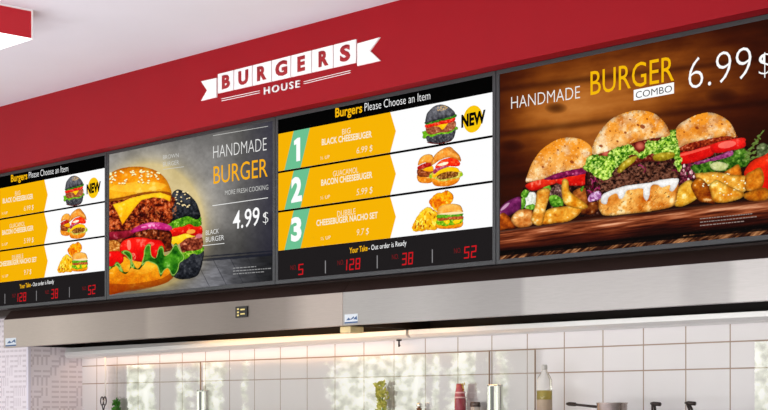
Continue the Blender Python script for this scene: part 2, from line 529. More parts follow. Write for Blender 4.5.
T(1, 'BACON CHEESEBUGER', (321.2, 185.7), (372.3, 177.6), (321.2, 179.9), 0.02)
T(1, '5.99 $', (356.4, 195.4), (372.2, 192.9), (357.0, 189.0), -0.012, 'price_lettering')
T(1, '½ UP', (320.5, 199.6), (329.9, 198.0), (320.5, 196.4), -0.004, 'note_lettering')
T(2, 'DUBBLE', (337.4, 217.0), (355.6, 214.0), (337.2, 211.2), -0.012)
T(2, 'CHEESEBUGER NACHO SET', (316.4, 226.0), (377.6, 217.9), (316.4, 220.3), 0.02)
T(2, '9.7 $', (356.4, 235.7), (368.5, 234.0), (357.0, 229.3), -0.012, 'price_lettering')
T(2, '½ UP', (320.9, 240.2), (330.6, 238.8), (320.9, 237.0), -0.004, 'note_lettering')
# NEW badge
c = U(472.6, 119.0, Y3)
rad = (U(472.6, 105.6, Y3).z - U(472.6, 132.6, Y3).z) / 2
bm = bmesh.new()
bm.faces.new([bm.verts.new((c.x + 0.98 * rad * math.cos(2 * math.pi * i / 48), Y1 - E, c.z + rad * math.sin(2 * math.pi * i / 48))) for i in range(48)])
obj('new_badge', bm, NEWY, rows[0], 'yellow round badge')
text('badge_lettering', 'NEW', (461.3, 127.2), (485.6, 121.9), (461.3, 115.8), Y3, screen_mat((8, 6, 4)), rows[0], bold=0.05)
# order numbers
text('order_lettering', 'Your Take', (349.4, 253.4), (367.6, 250.5), (349.4, 248.0), Y3, TYEL, foot, bold=0.02)
text('order_lettering', '- Out order is Ready', (368.6, 250.4), (406.4, 245.2), (368.6, 245.4), Y3, WHITE, foot, bold=0.0)
for (p, a, b) in ((325.4, 260.6, 273.4), (377.2, 255.4, 268.4), (432.3, 249.4, 262.8)):
    obj('divider', flat([[(p - .45, a), (p + .45, a), (p + .45, b), (p - .45, b)]], Y3), GREY, foot)
for s, bl, br, tl, nbl, nbr, ntl in (
        ('5', (298.0, 275.2), (303.6, 274.6), (298.0, 264.2), (290.6, 270.2), (296.4, 269.4), (290.6, 265.4)),
        ('128', (346.0, 270.6), (360.4, 269.0), (346.0, 259.4), (337.6, 265.4), (343.8, 264.6), (337.6, 260.4)),
        ('38', (401.8, 265.4), (413.2, 264.0), (401.8, 253.2), (392.0, 259.6), (398.6, 258.8), (392.0, 254.6)),
        ('52', (463.8, 258.8), (476.6, 257.2), (463.8, 246.8), (454.2, 253.4), (461.2, 252.6), (454.2, 248.4))):
    obj('order_number', led_digits(s, bl, br, tl, Y3), LED, foot)
    text('order_prefix', 'NO.', nbl, nbr, ntl, Y3, LEDD, foot, bold=-0.02)

# pictures of the three dishes
def px_canvas(x0, x1, y0, y1, plane, nx, nz):
    a, b = U(x0, 0, plane).x, U(x1, 0, plane).x
    zs = [U(x, y, plane).z for x in (x0, x1) for y in (y0, y1)]
    return Canvas(a, b, min(zs), max(zs), plane, nx, nz)

BUNB, BUNT = (206, 128, 52), (250, 196, 112)
def little_black(cv, n):
    G = (70, 150, 40)
    cv.blob([(424.6, 139), (426, 131), (440, 129), (455, 126), (455, 131)], (80, 120, 30), (150, 190, 70), n, 5, 1.6, .7, 1, .8, 0.8, 2)
    cv.blob([(425.6, 133), (440, 130), (454.4, 127), (454.8, 135), (451, 140.8), (439, 143.6), (428.4, 142.4), (426, 138)], (40, 40, 44), (116, 116, 120), n, 3, 1.4, .75, 3, .6, hi=.2)
    cv.blob([(427, 142), (439, 143), (451, 140.4), (449, 142), (439, 144.2), (430, 143.6)], (70, 20, 16), (110, 40, 30), n, 3, 2, .4, 1, .8)
    cv.blob([(423.6, 131), (424.6, 137.4), (428, 136), (432, 137), (440, 134), (448, 133.6), (455, 129.6), (454.6, 126), (440, 130)], (70, 130, 30), (160, 206, 70), n, 8, 1.5, .7, 1, .8, .8, 2)
    cv.blob([(426, 127), (434, 125), (440, 124), (454.4, 121), (455, 128), (448, 132), (440, 132.6), (432, 134.6), (427, 133)], (110, 56, 40), (196, 140, 108), n, 11, 1.6, .8, 2, .7)
    cv.blob([(434, 126), (440, 123), (448, 122), (446, 126), (442.4, 129.6), (439, 126.8)], (236, 160, 20), (255, 212, 60), n, 2, 3, .3, 1, .85)
    cv.blob([(425.4, 128), (425.4, 124.6), (432, 122.6), (440, 120.6), (447, 118), (454.4, 116.8), (454.4, 121), (448, 123), (440, 125), (432, 126.6)], (176, 24, 20), (240, 96, 70), n, 4, 1.6, .6, 1, .8, .6, 2)
    cv.blob([(425.4, 124.6), (425.6, 121.4), (439, 118.8), (454.8, 114), (454.8, 117.6), (440, 121.6), (432, 123.4)], (24, 70, 20), (104, 164, 60), n, 6, 1.4, .7, 1, .8, .7, 2)
    cv.blob([(425.6, 123), (425.9, 117), (428, 112), (435, 106), (443, 104.8), (451, 108.6), (454.6, 115), (440, 119.4), (432, 121.6)], (36, 36, 40), (166, 166, 172), n, 1, 2.0, .35, 6, .4, light=(-.2, -.7), hi=.1)
    m = (cv.ell(441.5, 108.4, 6, 2.6, -.12) < 1) & (fbm(cv.px / .9, cv.py / .9, 5, 2) > .58)
    cv.put(m, (206, 176, 128))
def small_burgers(cv, n):
    # rear burger
    cv.blob([(417, 175), (418.4, 181.6), (424, 183.4), (432, 182), (434, 172), (425, 172)], (196, 112, 34), (246, 186, 92), n, 3, 2.5, .4, 3, .6)
    cv.blob([(418, 169), (432, 168), (434, 176), (425, 177), (418, 176)], (96, 46, 24), (186, 110, 70), n, 5, 1.4, .8, 2, .7)
    cv.blob([(423, 169.4), (432, 166), (433, 171), (427, 171.4)], (240, 150, 20), (255, 200, 50), n, 5, 3, .3, 1, .9)
    cv.blob([(417.6, 166.8), (424, 163.6), (431.6, 162), (431.6, 166), (424, 168), (418, 169.4)], (130, 20, 24), (206, 80, 70), n, 6, 1.4, .6, 1, .8)
    cv.blob([(417.8, 165.4), (420, 158.3), (426.3, 154.4), (432.4, 155.6), (433, 162), (424, 163)], (214, 134, 54), (250, 196, 110), n, 7, 2.4, .4, 3, .6)
    # front burger
    cv.blob([(431, 176), (432.2, 182.7), (436, 186.2), (448, 186.4), (456.8, 183), (459, 177), (446, 176)], (190, 104, 26), (250, 184, 84), n, 9, 2.4, .4, 3, .6)
    cv.blob([(429.6, 176), (434, 172), (445, 172), (459.6, 171), (462.4, 174.6), (458, 178.4), (450, 179.4), (444, 181.4), (437, 180)], (170, 160, 60), (236, 226, 150), n, 9, 1.3, .8, 1, .8, .8, 2)
    cv.blob([(437, 176), (444, 171), (457, 171), (457, 176), (448, 178.6), (439.7, 179.4)], (80, 44, 20), (190, 138, 80), n, 12, 1.2, .9, 2, .6)
    cv.blob([(433, 173.6), (444, 167.6), (456, 167.6), (459, 172), (450, 171.4), (441, 173.4), (434, 178)], (244, 160, 16), (255, 208, 56), n, 5, 3, .3, 1, .85)
    cv.blob([(433, 171), (438, 166), (446, 164.4), (450, 166), (440, 170), (434.4, 174)], (120, 30, 60), (214, 130, 150), n, 6, 1.2, .7, 1, .8)
    cv.blob([(435, 167), (440, 161), (447, 158.4), (454, 157.6), (459.6, 162), (459, 166), (452, 166.6), (445, 165.6), (438, 168)], (196, 24, 16), (246, 120, 70), n, 8, 2.0, .6, 2, .75)
    cv.blob([(437, 165), (443, 162.6), (448, 162), (447, 164.2), (441, 166)], (244, 220, 180), (255, 250, 230), n, 8, 2, .3, 1, .9)
    cv.blob([(431.2, 165.6), (434, 156), (441, 149.8), (449, 146.8), (454, 150), (459.4, 155.6), (460.8, 161.6), (456, 159), (448, 157.6), (439.7, 160.4)], (206, 122, 44), (244, 188, 112), n, 10, 2.2, .5, 4, .6)
    cv.put(cv.mask([(446, 147.4), (453, 149.6), (457, 154), (451, 152)]) , (170, 104, 50), a=.45)
    for x, y in ((430.6, 176.4), (461.4, 174.6)):
        cv.put(cv.ell(x, y, 1.4, 2) < 1, (150, 180, 50), n)
def nacho_set(cv, n):
    m = cv.blob([(412.2, 230.4), (413.6, 222.6), (420, 213), (426.3, 207.4), (432.4, 209.4), (438, 214), (437, 229), (428, 230), (420, 231.6)], (200, 140, 24), (250, 214, 84), n, 3, 2, .4, 2, .75, .8, 2)
    rr = random.Random(4)
    for i in range(52):
        x = rr.uniform(413.5, 436); y = rr.uniform(max(209, 240 - (x - 408) * 1.6), 229.5)
        a = rr.uniform(-.9, .5); l = rr.uniform(2.5, 5)
        dx, dy = math.sin(a) * l, -math.cos(a) * l; w = .75
        q = cv.mask([(x - w, y), (x + w, y), (x + dx + w, y + dy), (x + dx - w, y + dy)], False)
        k = rr.random()
        cv.put(q & m, [(255, 228, 120), (246, 200, 60), (216, 150, 30), (168, 96, 14)][int(k * 3.99)])
    cv.blob([(429.2, 201), (436, 193.4), (441, 193), (447, 190.6), (453.4, 195.4), (451, 203.4), (443, 207), (437, 211.4), (431, 206.6)], (196, 92, 8), (255, 196, 50), n, 7, 2.2, .8, 2, .65, .7, 2)
    cv.put(cv.mask([(433, 203), (438, 198.6), (442, 203), (437, 208)]) , (170, 60, 6), a=.4)
    cv.blob([(436.6, 224), (449, 221), (462, 221), (461.2, 227), (450.7, 229), (437.9, 228.6)], (196, 116, 20), (246, 186, 70), n, 11, 3, .3, 2, .7)
    cv.blob([(436, 223), (440, 219), (452, 219), (462.6, 218.6), (462, 222.6), (456, 224.4), (449, 225.6), (443, 226)], (60, 120, 20), (180, 210, 70), n, 12, 1.4, .8, 1, .8, .7, 2)
    cv.blob([(443, 219.6), (448, 219), (449.6, 222), (446.6, 224.4)], (250, 190, 30), (255, 216, 80), n, 1, 3, .2, 1, .9)
    cv.blob([(453, 221), (460, 219), (460, 222), (455, 224)], (250, 190, 30), (255, 216, 80), n, 1, 3, .2, 1, .9)
    cv.blob([(438, 217.4), (450, 216.4), (462, 216), (462, 219.4), (450, 219.8), (439, 221)], (130, 60, 30), (206, 130, 90), n, 14, 1.3, .8, 1, .7)
    cv.blob([(437.6, 218), (438, 214.6), (450, 213.6), (461.8, 213), (462, 216), (450, 217), (444, 218)], (50, 110, 24), (140, 190, 70), n, 15, 1.3, .8, 1, .8, .6, 2)
    cv.blob([(437.4, 214.4), (438, 209.6), (441, 206), (450.7, 203.8), (459.6, 205.2), (462.4, 210), (462, 213), (450, 214)], (220, 152, 70), (252, 206, 130), n, 16, 2.6, .3, 4, .65)
    cv.put(cv.mask([(438, 214.2), (450, 212.2), (462, 211.6), (462, 213.6), (450, 214.6)]), (246, 226, 190), a=.9)
for r, fn, (a, b, c_, d), nm in ((0, little_black, (421, 458, 102, 147), 'black bun cheeseburger'), (1, small_burgers, (414, 465, 144, 189), 'pair of bacon cheeseburgers'), (2, nacho_set, (409, 465, 188, 234), 'burger with fries and fried chicken')):
    cv = px_canvas(a, b, c_, d, Y1 - E, 190, 190)
    fn(cv, 'dish'); cv.grade(1.12, 1.22, 130)
    cv.meshes({'dish': ('dish_picture', 'picture of a ' + nm)}, {'*': rows[r]})

def copy_tree(o, parent=None):
    c = o.copy(); col.objects.link(c); c.parent = parent
    for ch in list(o.children): copy_tree(ch, c)
    return c
twin = copy_tree(root)
twin.location.x -= 2 * SW
twin['label'] = 'burger menu screen at the left end of the row, cut off by the photo edge'

# ---------------------------------------------------------------- second screen: handmade burger on grey concrete
root = empty('advertising_screen', ((XD[1] + XD[2]) / 2, YS + .03, ZSB),
             'grey advertising screen with big golden burger and black bun burger priced 4.99', 'screen', 'burger advertising screens')
screen_frame(root, XD[1], XD[2])
obj('display_panel', box(XD[1] + IN - .003, XD[2] - IN + .003, Y1 + 0.0002, Y1 + .002, ZSB + IN - .003, ZST - IN + .003), BLK, root)
cv = Canvas(XD[1] + IN - .003, XD[2] - IN + .003, ZSB + IN - .003, ZST - IN + .003, Y1, 460, 400)
px, py = cv.px, cv.py
n1 = fbm(px / 22, py / 22, 3, 5); n2 = fbm(px / 3.0, py / 3.0, 8, 3)
br = 92 + 62 * np.exp(-(((px - 150) / 55) ** 2 + ((py - 190) / 60) ** 2)) + 34 * np.exp(-(((px - 205) / 30) ** 2 + ((py - 200) / 45) ** 2))
br = br - 30 * np.clip((px - 235) / 40, 0, 1) + 26 * np.exp(-((px - 112) / 16) ** 2) - 22 * np.clip((py - 215) / 40, 0, 1)
br = br * (0.72 + 0.42 * n1 + 0.14 * n2)
bgc = np.stack([br, br * .985, br * .97], -1)
bgc[..., 2] += 9 * np.clip((px - 240) / 30, 0, 1)
cv.rgb[:] = bgc
# floor at the foot of the wall
fl = in_y((201, 260.2), (272, 254.4), px)
g = (py > fl)
pl = 74 + 40 * np.exp(-((px - 205) / 28) ** 2) - 34 * np.clip((px - 225) / 45, 0, 1)
pl = pl * (.7 + .6 * fbm(px / 9, py / 3, 12, 4))
cv.put(g, np.stack([pl, pl, pl * 1.04], -1))
cv.put((np.abs(py - fl) < 1.3) | (np.abs(py - fl + 3.4) < .7), (34, 36, 46), a=.75)
for k in range(5):
    xx = 196 + 17 * k
    cv.put(g & (np.abs(px - xx - (py - fl) * .5) < .35), (40, 40, 46), a=.6)
cv.put(py > in_y((107, 292.5), (275, 279), px) , (132, 128, 126), a=np.clip((150 - px) / 60, 0, .7))
# warm glow behind the burgers
gl = np.exp(-np.clip(np.sqrt(cv.ell(150, 226, 54, 62)) - 1, 0, 9) * 9)
cv.put(np.ones(px.shape, bool), (255, 222, 130), a=.45 * gl)
# the black burger behind
B2 = 'black'
cv.blob([(170, 256), (183, 256), (202.6, 250), (202.6, 262), (200, 271), (196, 276.6), (184, 279.4), (174, 277), (168, 266)], (18, 20, 24), (74, 76, 82), B2, 3, 2.4, .55, 4, .5, hi=.1)
cv.blob([(183, 250), (196, 248), (203.4, 246), (202.8, 251), (198, 254.6), (192, 254), (186, 259), (181, 258)], (46, 110, 16), (170, 206, 70), B2, 5, 1.8, .7, 2, .7, .9, 3)
cv.blob([(180, 240), (190, 236.6), (201.6, 237), (202.6, 247), (196, 250.4), (188, 251), (182, 252)], (70, 22, 16), (206, 124, 92), B2, 5, 2.0, .85, 2, .6)
cv.blob([(169, 238), (180, 234.6), (194, 233), (195, 236.4), (186, 238.6), (178, 244.6), (172, 244)], (240, 170, 16), (255, 226, 80), B2, 5, 4, .3, 2, .8)
cv.blob([(168, 228), (175, 226), (190, 224), (201, 226), (202, 234), (194, 236), (186, 233.6), (176, 236.4), (169, 236)], (166, 14, 10), (246, 66, 44), B2, 8, 3, .5, 2, .7)
cv.put(cv.ell(191, 231.6, 4.4, 2.2, -.1) < 1, (232, 190, 90), a=.8)
cv.put(cv.ell(199, 236, 3.4, 2.2, -.1) < 1, (206, 130, 150), a=.8)
cv.blob([(168, 222), (176, 218), (186, 215), (199.6, 216), (201.6, 224), (196, 227), (189, 224), (182, 226.6), (174, 228), (168, 230)], (30, 84, 14), (136, 190, 54), B2, 9, 1.9, .7, 1, .7, 1.0, 3)
cv.blob([(169, 221), (169.6, 205), (172, 194), (177, 189.6), (183, 190.8), (189, 194.6), (196, 202), (199.6, 211), (200.4, 217), (196, 219.6), (188, 216.4), (178, 219)], (16, 18, 22), (84, 86, 92), B2, 1, 2.2, .5, 6, .45, hi=.1)
rr = random.Random(3)
for i in range(26):
    x, y = rr.uniform(172, 190), rr.uniform(191, 207)
    if rr.random() < .35 and y > 200: continue
    cv.put(cv.ell(x, y, .9, .6, rr.uniform(-.6, .6)) < 1, (236, 216, 170))
# the golden burger in front
B1 = 'golden'
cv.blob([(104, 258), (176, 256), (175.4, 268), (172, 278), (165, 283.4), (150, 287), (130, 290), (104, 293)], (176, 76, 2), (255, 206, 66), B1, 21, 7, .3, 8, .5, light=(.1, -1.1))
cv.put(cv.mask([(104, 284), (130, 284), (160, 279), (172, 272), (172, 279), (150, 288), (104, 294)]), (120, 46, 4), a=.35 + .3 * fbm(px / 2.4, py / 2.4, 6, 3))
cv.put((cv.ell(140, 268, 14, 6) < 1), (255, 226, 110), a=.45 * fbm(px / 3, py / 3, 4))
cv.blob([(104, 200), (170, 196), (172, 210), (171.4, 222), (160, 226), (140, 230), (122, 232), (104, 233)], (58, 12, 4), (200, 92, 46), B1, 31, 3.6, 1.0, 6, .35)
d = fbm(px / 1.9, py / 1.9, 77, 3)
pm = cv.mask([(104, 200), (170, 196), (172, 222), (140, 230), (104, 233)])
cv.put(pm & (d > .62), (214, 130, 82), a=.6); cv.put(pm & (d < .36), (40, 8, 4), a=.7)
cv.blob([(104, 232), (134, 230), (168, 230), (171.4, 243), (166, 252), (104, 256)], (40, 12, 6), (150, 70, 34), B1, 41, 2.4, .9, 3, .5)
cv.blob([(104, 242), (113, 240), (119.6, 243), (120, 251), (104, 253)], (150, 80, 26), (236, 176, 100), B1, 44, 1.6, .8, 2, .6)
cv.blob([(104, 233), (118, 231.4), (133, 230.4), (132, 235.6), (122, 238.6), (104, 240.4)], (70, 8, 14), (190, 60, 84), B1, 45, 4, .4, 2, .6)
cv.blob([(131, 230.4), (139, 225.4), (150, 222.6), (162, 222.8), (171.6, 226.6), (170, 230.4), (160, 229.6), (150, 229), (140, 231), (133, 232.6)], (142, 8, 74), (236, 110, 176), B1, 46, 4, .5, 2, .7)
cv.put(cv.mask([(140, 227.6), (150, 224.8), (160, 225), (150, 226.8)]), (250, 190, 220), a=.75 * (fbm(px / 1.6, py / 1.6, 3, 2) > .42))
cv.blob([(104, 254), (114, 251), (122, 252.6), (123, 262), (114, 266), (104, 268)], (170, 6, 8), (250, 40, 36), B1, 48, 5, .4, 3, .6)
cv.blob([(119.6, 250), (122, 242), (130, 238.2), (141, 237.4), (153, 239.6), (161, 241), (165, 250), (156, 258), (144, 262), (131, 260), (124, 256)], (176, 4, 8), (255, 56, 44), B1, 49, 6, .4, 4, .6)
cv.put((cv.ell(129, 245, 2, 5, .3) < 1), (255, 170, 150), a=.7); cv.put((cv.ell(151, 244, 3.4, 2) < 1), (255, 150, 130), a=.6)
cv.put((cv.ell(133, 257, 3, 4) < 1), (255, 200, 170), a=.6 * (fbm(px, py, 9, 2) > .45))
GD, GL = (22, 76, 14), (150, 202, 84)
cv.blob([(104, 264), (112, 266.4), (117, 261.6), (121, 266), (124, 271.6), (128.6, 271), (130.4, 263), (126, 256), (121, 252.4), (125, 250), (131, 252.6), (133, 262), (137, 268.6), (141, 265), (143.6, 256), (145.6, 246), (150.6, 244.6), (151.4, 255), (156, 257.6), (158.6, 247), (163, 247), (164.6, 256), (170, 251.6), (175.6, 243), (180, 249.6), (185, 258), (180, 263), (178, 270), (172.6, 277), (168.6, 268.6), (164, 270.6), (160.6, 277), (157, 266), (150, 262.4), (146, 262), (140, 269.4), (134.6, 269), (131, 268), (126, 274), (120.6, 271.6), (115.6, 266), (108, 271), (104, 269)], (16, 70, 10), (112, 178, 60), B1, 51, 7.0, .8, 4, .45, .6, 3, rim=(186, 216, 120))
cv.blob([(104, 199), (104, 178), (108, 175), (114, 171), (123, 167.8), (133, 166.6), (143.6, 167), (154, 169.8), (161, 174), (166.6, 180), (170, 187), (171.8, 194), (169, 199), (160, 193.6), (146, 194.4), (134.8, 196), (122, 199.6), (104, 202)], (206, 104, 6), (255, 208, 72), B1, 61, 7, .25, 8, .55, light=(-.15, .6))
cv.put(cv.mask([(108, 180), (120, 172), (140, 170), (158, 175), (164, 184), (140, 178), (118, 182)]), (206, 112, 14), a=.35 * fbm(px / 4, py / 4, 14, 3))
cv.put((cv.ell(138, 187, 28, 5, -.05) < 1), (255, 226, 110), a=.35)
cv.put(cv.mask([(104, 200), (122, 197), (146, 192), (169, 192), (171, 199), (160, 194.4), (134, 196.6), (104, 203)]), (90, 22, 2), a=.55)
cv.blob([(112.6, 204.4), (122.8, 201.6), (130, 198.2), (145, 194.4), (160, 192.4), (171, 196), (170, 201.6), (164, 198.6), (153.6, 197.2), (141.6, 200), (135.4, 207), (128, 217), (122.4, 224.8), (118, 214)], (236, 150, 10), (255, 214, 66), B1, 71, 8, .2, 2, .72, smooth=False)
rr = random.Random(9)
for i in range(46):
    x = rr.uniform(110, 164); y = rr.uniform(169.5, 182) + abs(x - 136) * .12
    cv.put(cv.ell(x, y + .5, 1.3, .9, rr.uniform(-.5, .5)) < 1, (150, 74, 8), a=.5)
    cv.put(cv.ell(x, y, 1.15, .75, rr.uniform(-.5, .5)) < 1, (255, 238, 190), B1)
cv.grade(1.12, 1.12, 105)
cv.meshes({'background': ('concrete_backdrop', 'grey concrete wall and floor shown on screen'), 'black': ('burger_picture', 'picture of a burger with a black bun'),
           'golden': ('burger_picture', 'picture of a large golden burger with cheese and lettuce')}, {'*': root})
Yt = Y1 - 0.0012
SWH = screen_mat((238, 238, 236)); DIM = screen_mat((206, 206, 202)); SY = screen_mat((250, 178, 22))
obj('rule_line', line((213, 135.4), (268, 126.0), .5, Yt), DIM, root)
text('headline_lettering', 'HANDMADE', (213.2, 158.6), (266.6, 150.4), (213.2, 146.0), Yt, SWH, root, bold=-0.018)
text('headline_lettering', 'BURGER', (213.5, 184.0), (267.6, 176.4), (213.5, 166.6), Yt, SY, root, bold=0.0)
text('slogan_lettering', 'MORE FRESH COOKING', (225, 195.2), (268.2, 189.4), (225, 190.6), Yt, DIM, root, bold=-0.006)
obj('rule_line', line((212.4, 205.4), (268, 197.4), .7, Yt), SWH, root)
text('price_lettering', '4.99', (232.7, 229.2), (259.2, 225.0), (233.2, 211.6), Yt, screen_mat((255, 255, 255)), root, bold=0.006)
text('price_lettering', '$', (262.8, 223.4), (268.2, 222.6), (263, 212.0), Yt, SWH, root, bold=-0.02)
text('caption_lettering', 'BROWN', (163, 159.4), (178.6, 157.2), (163, 155.4), Yt, DIM, root, bold=-0.006)
text('caption_lettering', 'BURGER', (163, 166.6), (179.0, 164.4), (163, 162.4), Yt, DIM, root, bold=-0.006)
obj('rule_line', line((163, 169.2), (184, 166.4), .5, Yt), DIM, root)
text('caption_lettering', 'BLACK', (205.8, 235.2), (218.8, 233.2), (205.8, 230.6), Yt, SWH, root, bold=-0.006)
text('caption_lettering', 'BURGER', (205.8, 242.2), (224.0, 239.8), (205.8, 237.4), Yt, SWH, root, bold=-0.006)
obj('rule_line', line((202.6, 245.4), (224.4, 243.0), .6, Yt), SWH, root)
def small_print(x0, x1, y0, rowsn, slope, dy, seed, ends):
    rr = random.Random(seed); P = []
    for k in range(rowsn):
        x = x0
        while x < ends[k]:
            w = rr.uniform(1.2, 3.4); a = y0 + k * dy + (x - x0) * slope
            P.append([(x, a), (x + w, a + w * slope), (x + w, a + w * slope + .9), (x, a + .9)])
            x += w + .7
    return P
obj('small_print', flat(small_print(233, 271, 267.8, 3, -.075, 2.9, 5, (255, 270, 262)), Yt), screen_mat((150, 150, 150)), root)

# ---------------------------------------------------------------- fourth screen: burger combo on a wooden board
root = empty('advertising_screen', ((XD[3] + XD[4]) / 2, YS + .03, ZSB),
             'brown advertising screen with three burgers on a wooden board priced 6.99', 'screen', 'burger advertising screens')
screen_frame(root, XD[3], XD[4])
obj('display_panel', box(XD[3] + IN - .003, XD[4] - IN + .003, Y1 + 0.0002, Y1 + .002, ZSB + IN - .003, ZST - IN + .003), BLK, root)
cv = Canvas(XD[3] + IN - .003, XD[4] - IN + .003, ZSB + IN - .003, ZST - IN + .003, Y1, 640, 440)
px, py = cv.px, cv.py
sl = in_y((496, 0), (768, -32), px)                # planks run a little uphill in the photo
q = py - sl
n = fbm(px / 46, q / 7.0, 5, 5); n2 = fbm(px / 26, q / 16.0, 15, 4)
bri = np.exp(-(((px - 590) / 74) ** 2 + ((py - 108) / 56) ** 2)) + .55 * np.exp(-(((px - 690) / 70) ** 2 + ((py - 74) / 36) ** 2)) + .35 * np.exp(-(((px - 545) / 30) ** 2 + ((py - 120) / 30) ** 2))
v = np.clip((.17 + .72 * bri) * (.74 + .38 * n) * (.72 + .46 * n2), 0, 1.2)
cv.rgb[:] = cv.ramp(v, [(0, (16, 6, 2)), (.25, (70, 32, 10)), (.5, (120, 64, 24)), (.8, (166, 100, 44)), (1.2, (200, 134, 70))])
cv.put(np.ones(px.shape, bool), (30, 12, 6), a=.4 * np.exp(-((((q - 112) % 44) - 22) / 3.5) ** 2))
for (x, y, r) in ((512, 146, 7), (722, 96, 9), (556, 108, 6)):
    cv.put(cv.ell(x, y, r * 2, r) < 1, (40, 18, 8), a=np.clip(1 - cv.ell(x, y, r * 2, r), 0, 1) * .6)
# table below, then the board
tm = py > in_y((496, 232), (768, 205), px)
ts = fbm((px + py * 1.4) / 3.2, (py - px * .05) / 8, 23, 4)
cv.put(tm, cv.ramp(ts, [(0, (20, 10, 8)), (.45, (58, 34, 24)), (.6, (124, 82, 54)), (.8, (186, 138, 98)), (1, (210, 160, 120))]), 'table')
BP = [(490, 232), (513, 229.4), (538, 224), (580, 219.6), (634.6, 211.6), (690, 204.6), (770, 193), (770, 228), (720, 232.4), (668, 237), (630, 240.6), (596, 244), (545, 249.6), (490, 254)]
bm_ = cv.mask(BP, False)
top = in_y((496, 231), (768, 194.6), px); bot = in_y((496, 253.6), (768, 227.8), px)
u = np.clip((py - top) / (bot - top), 0, 1)
gr = fbm(px / 34, (py - top) / 2.2, 33, 5)
vv = np.clip(np.interp(u, [0, .1, .3, .55, .8, 1], [.34, .5, .62, .4, .22, .05]) * (.25 + 1.9 * gr) * (.72 + .5 * fbm(px / 40, py / 40, 3, 2)), 0, 1)
cv.put(bm_, cv.ramp(vv, [(0, (10, 4, 3)), (.25, (46, 20, 14)), (.5, (98, 46, 28)), (.75, (164, 94, 62)), (1, (226, 166, 130))]), 'board')
cv.put(bm_ & (u > .9), (10, 5, 4), a=.7)
cv.put(bm_ & (np.abs(u - .05) < .035), (110, 84, 74), a=.5)
cv.put((py > bot) & (py < bot + 2.6), (8, 4, 4), a=.75)
# shade on the board under the food
cv.put(bm_, (10, 4, 2), a=.75 * np.exp(-((py - in_y((496, 224), (768, 196), px)) / 5.5) ** 2))

# potato, tomato and green things ------------------------------------------
PO, PL = (176, 74, 2), (255, 214, 92)
def potato(P, n, sd, c0=PO, c1=PL, **k):
    kw = dict(seed=sd, ns=5, namp=.62, er=3, dark=.35, light=(-.45, -.8), hi=.9); kw.update(k)
    cv.blob(P, c0, c1, n, **kw)
# right burger
R = 'right'
cv.blob([(679, 150), (700, 150), (745, 146), (752, 158), (745, 170), (700, 180), (676, 190)], (24, 14, 10), (70, 46, 30), R, 3, 3, .8, 3, .5)
cv.blob([(674, 160), (684, 165), (694, 164), (697, 176), (688, 182), (676, 186)], (50, 10, 24), (150, 70, 90), R, 6, 1.6, .9, 2, .6)
for i in range(30):
    x, y = random.uniform(678, 698), random.uniform(163, 182)
    cv.put(cv.ell(x, y, .9, 1.6, random.uniform(-1, 1)) < 1, random.choice([(206, 150, 160), (120, 20, 60), (230, 200, 200), (40, 60, 24)]))
cv.blob([(690, 168), (700, 161.6), (712, 159.4), (724, 158), (735, 151), (744, 149), (750, 157), (746, 166), (733, 170), (715, 172), (700, 174)], (24, 60, 12), (120, 168, 60), R, 9, 2.6, .8, 2, .6, 1.2, 4)
cv.blob([(710, 165), (718, 161.6), (728, 165), (724, 170), (714, 170)], (170, 180, 110), (224, 226, 170), R, 9, 3, .4, 2, .7)
cv.blob([(694, 162.6), (706, 159.6), (719, 155.4), (731, 150.6), (732.6, 155), (722, 159), (708, 162), (698, 164.6)], (92, 10, 60), (208, 120, 176), R, 10, 2.4, .6, 1, .75)
cv.blob([(679.6, 153.6), (690, 151), (700, 147.8), (713, 144.4), (713.6, 154), (706, 158), (698, 161), (681, 164)], (176, 6, 10), (250, 54, 40), R, 11, 6, .3, 3, .65)
cv.put(cv.mask([(681, 154), (700, 148.6), (712, 145.6), (712, 147), (700, 151), (682, 156)]), (255, 140, 116), a=.55)
cv.blob([(711, 143.6), (722, 140.6), (743, 137.8), (745.4, 142), (744, 147.4), (730, 150.8), (719, 153), (712, 151.6)], (196, 8, 14), (252, 70, 54), R, 12, 6, .3, 3, .7)
cv.put(cv.ell(727, 144.6, 9, 3.4, -.15) < 1, (255, 180, 160), a=.5)
cv.blob([(677, 150), (680, 145.4), (693, 140.4), (710, 137.8), (733, 134), (736.4, 138), (720, 141.6), (703, 147), (684, 151.6)], (92, 20, 6), (196, 84, 44), R, 13, 1.8, .8, 2, .6)
TOPC, TOPL = (196, 116, 40), (250, 214, 160)
def seeded_bun(P, n, sd, spots, ox, oy):
    m = cv.blob(P, (196, 112, 40), (255, 236, 198), n, seed=sd, ns=10, namp=.7, er=5, dark=.58, light=(-.5, .25))
    f = fbm(px / 9, py / 9, sd + 50, 4)
    yy_ = np.clip(1.2 - (py - py[m].min()) / (py[m].max() - py[m].min() + 1e-6), 0.15, 1)
    cv.put(m & (f > .36), (236, 146, 34), a=np.clip((f - .36) * 5, 0, .85) * yy_)
    f3 = fbm(px / 6, py / 6, sd + 90, 4)
    cv.put(m & (f3 > .6), (255, 244, 222), a=np.clip((f3 - .6) * 6, 0, .8) * (1.15 - yy_))
    cv.put(m & (f3 < .33), (176, 92, 26), a=.3)
    f2 = fbm(px / 1.6, py / 1.6, sd + 70, 2)
    cv.put(m & (f2 > .8), (120, 60, 20), a=.5); cv.put(m & (f2 < .22), (255, 240, 210), a=.5)
    for (x, y, r) in spots:
        cv.put(m & (cv.ell(x, y, r * .9, r * .75, .2) < 1), (130, 52, 20), a=.75)
    return m
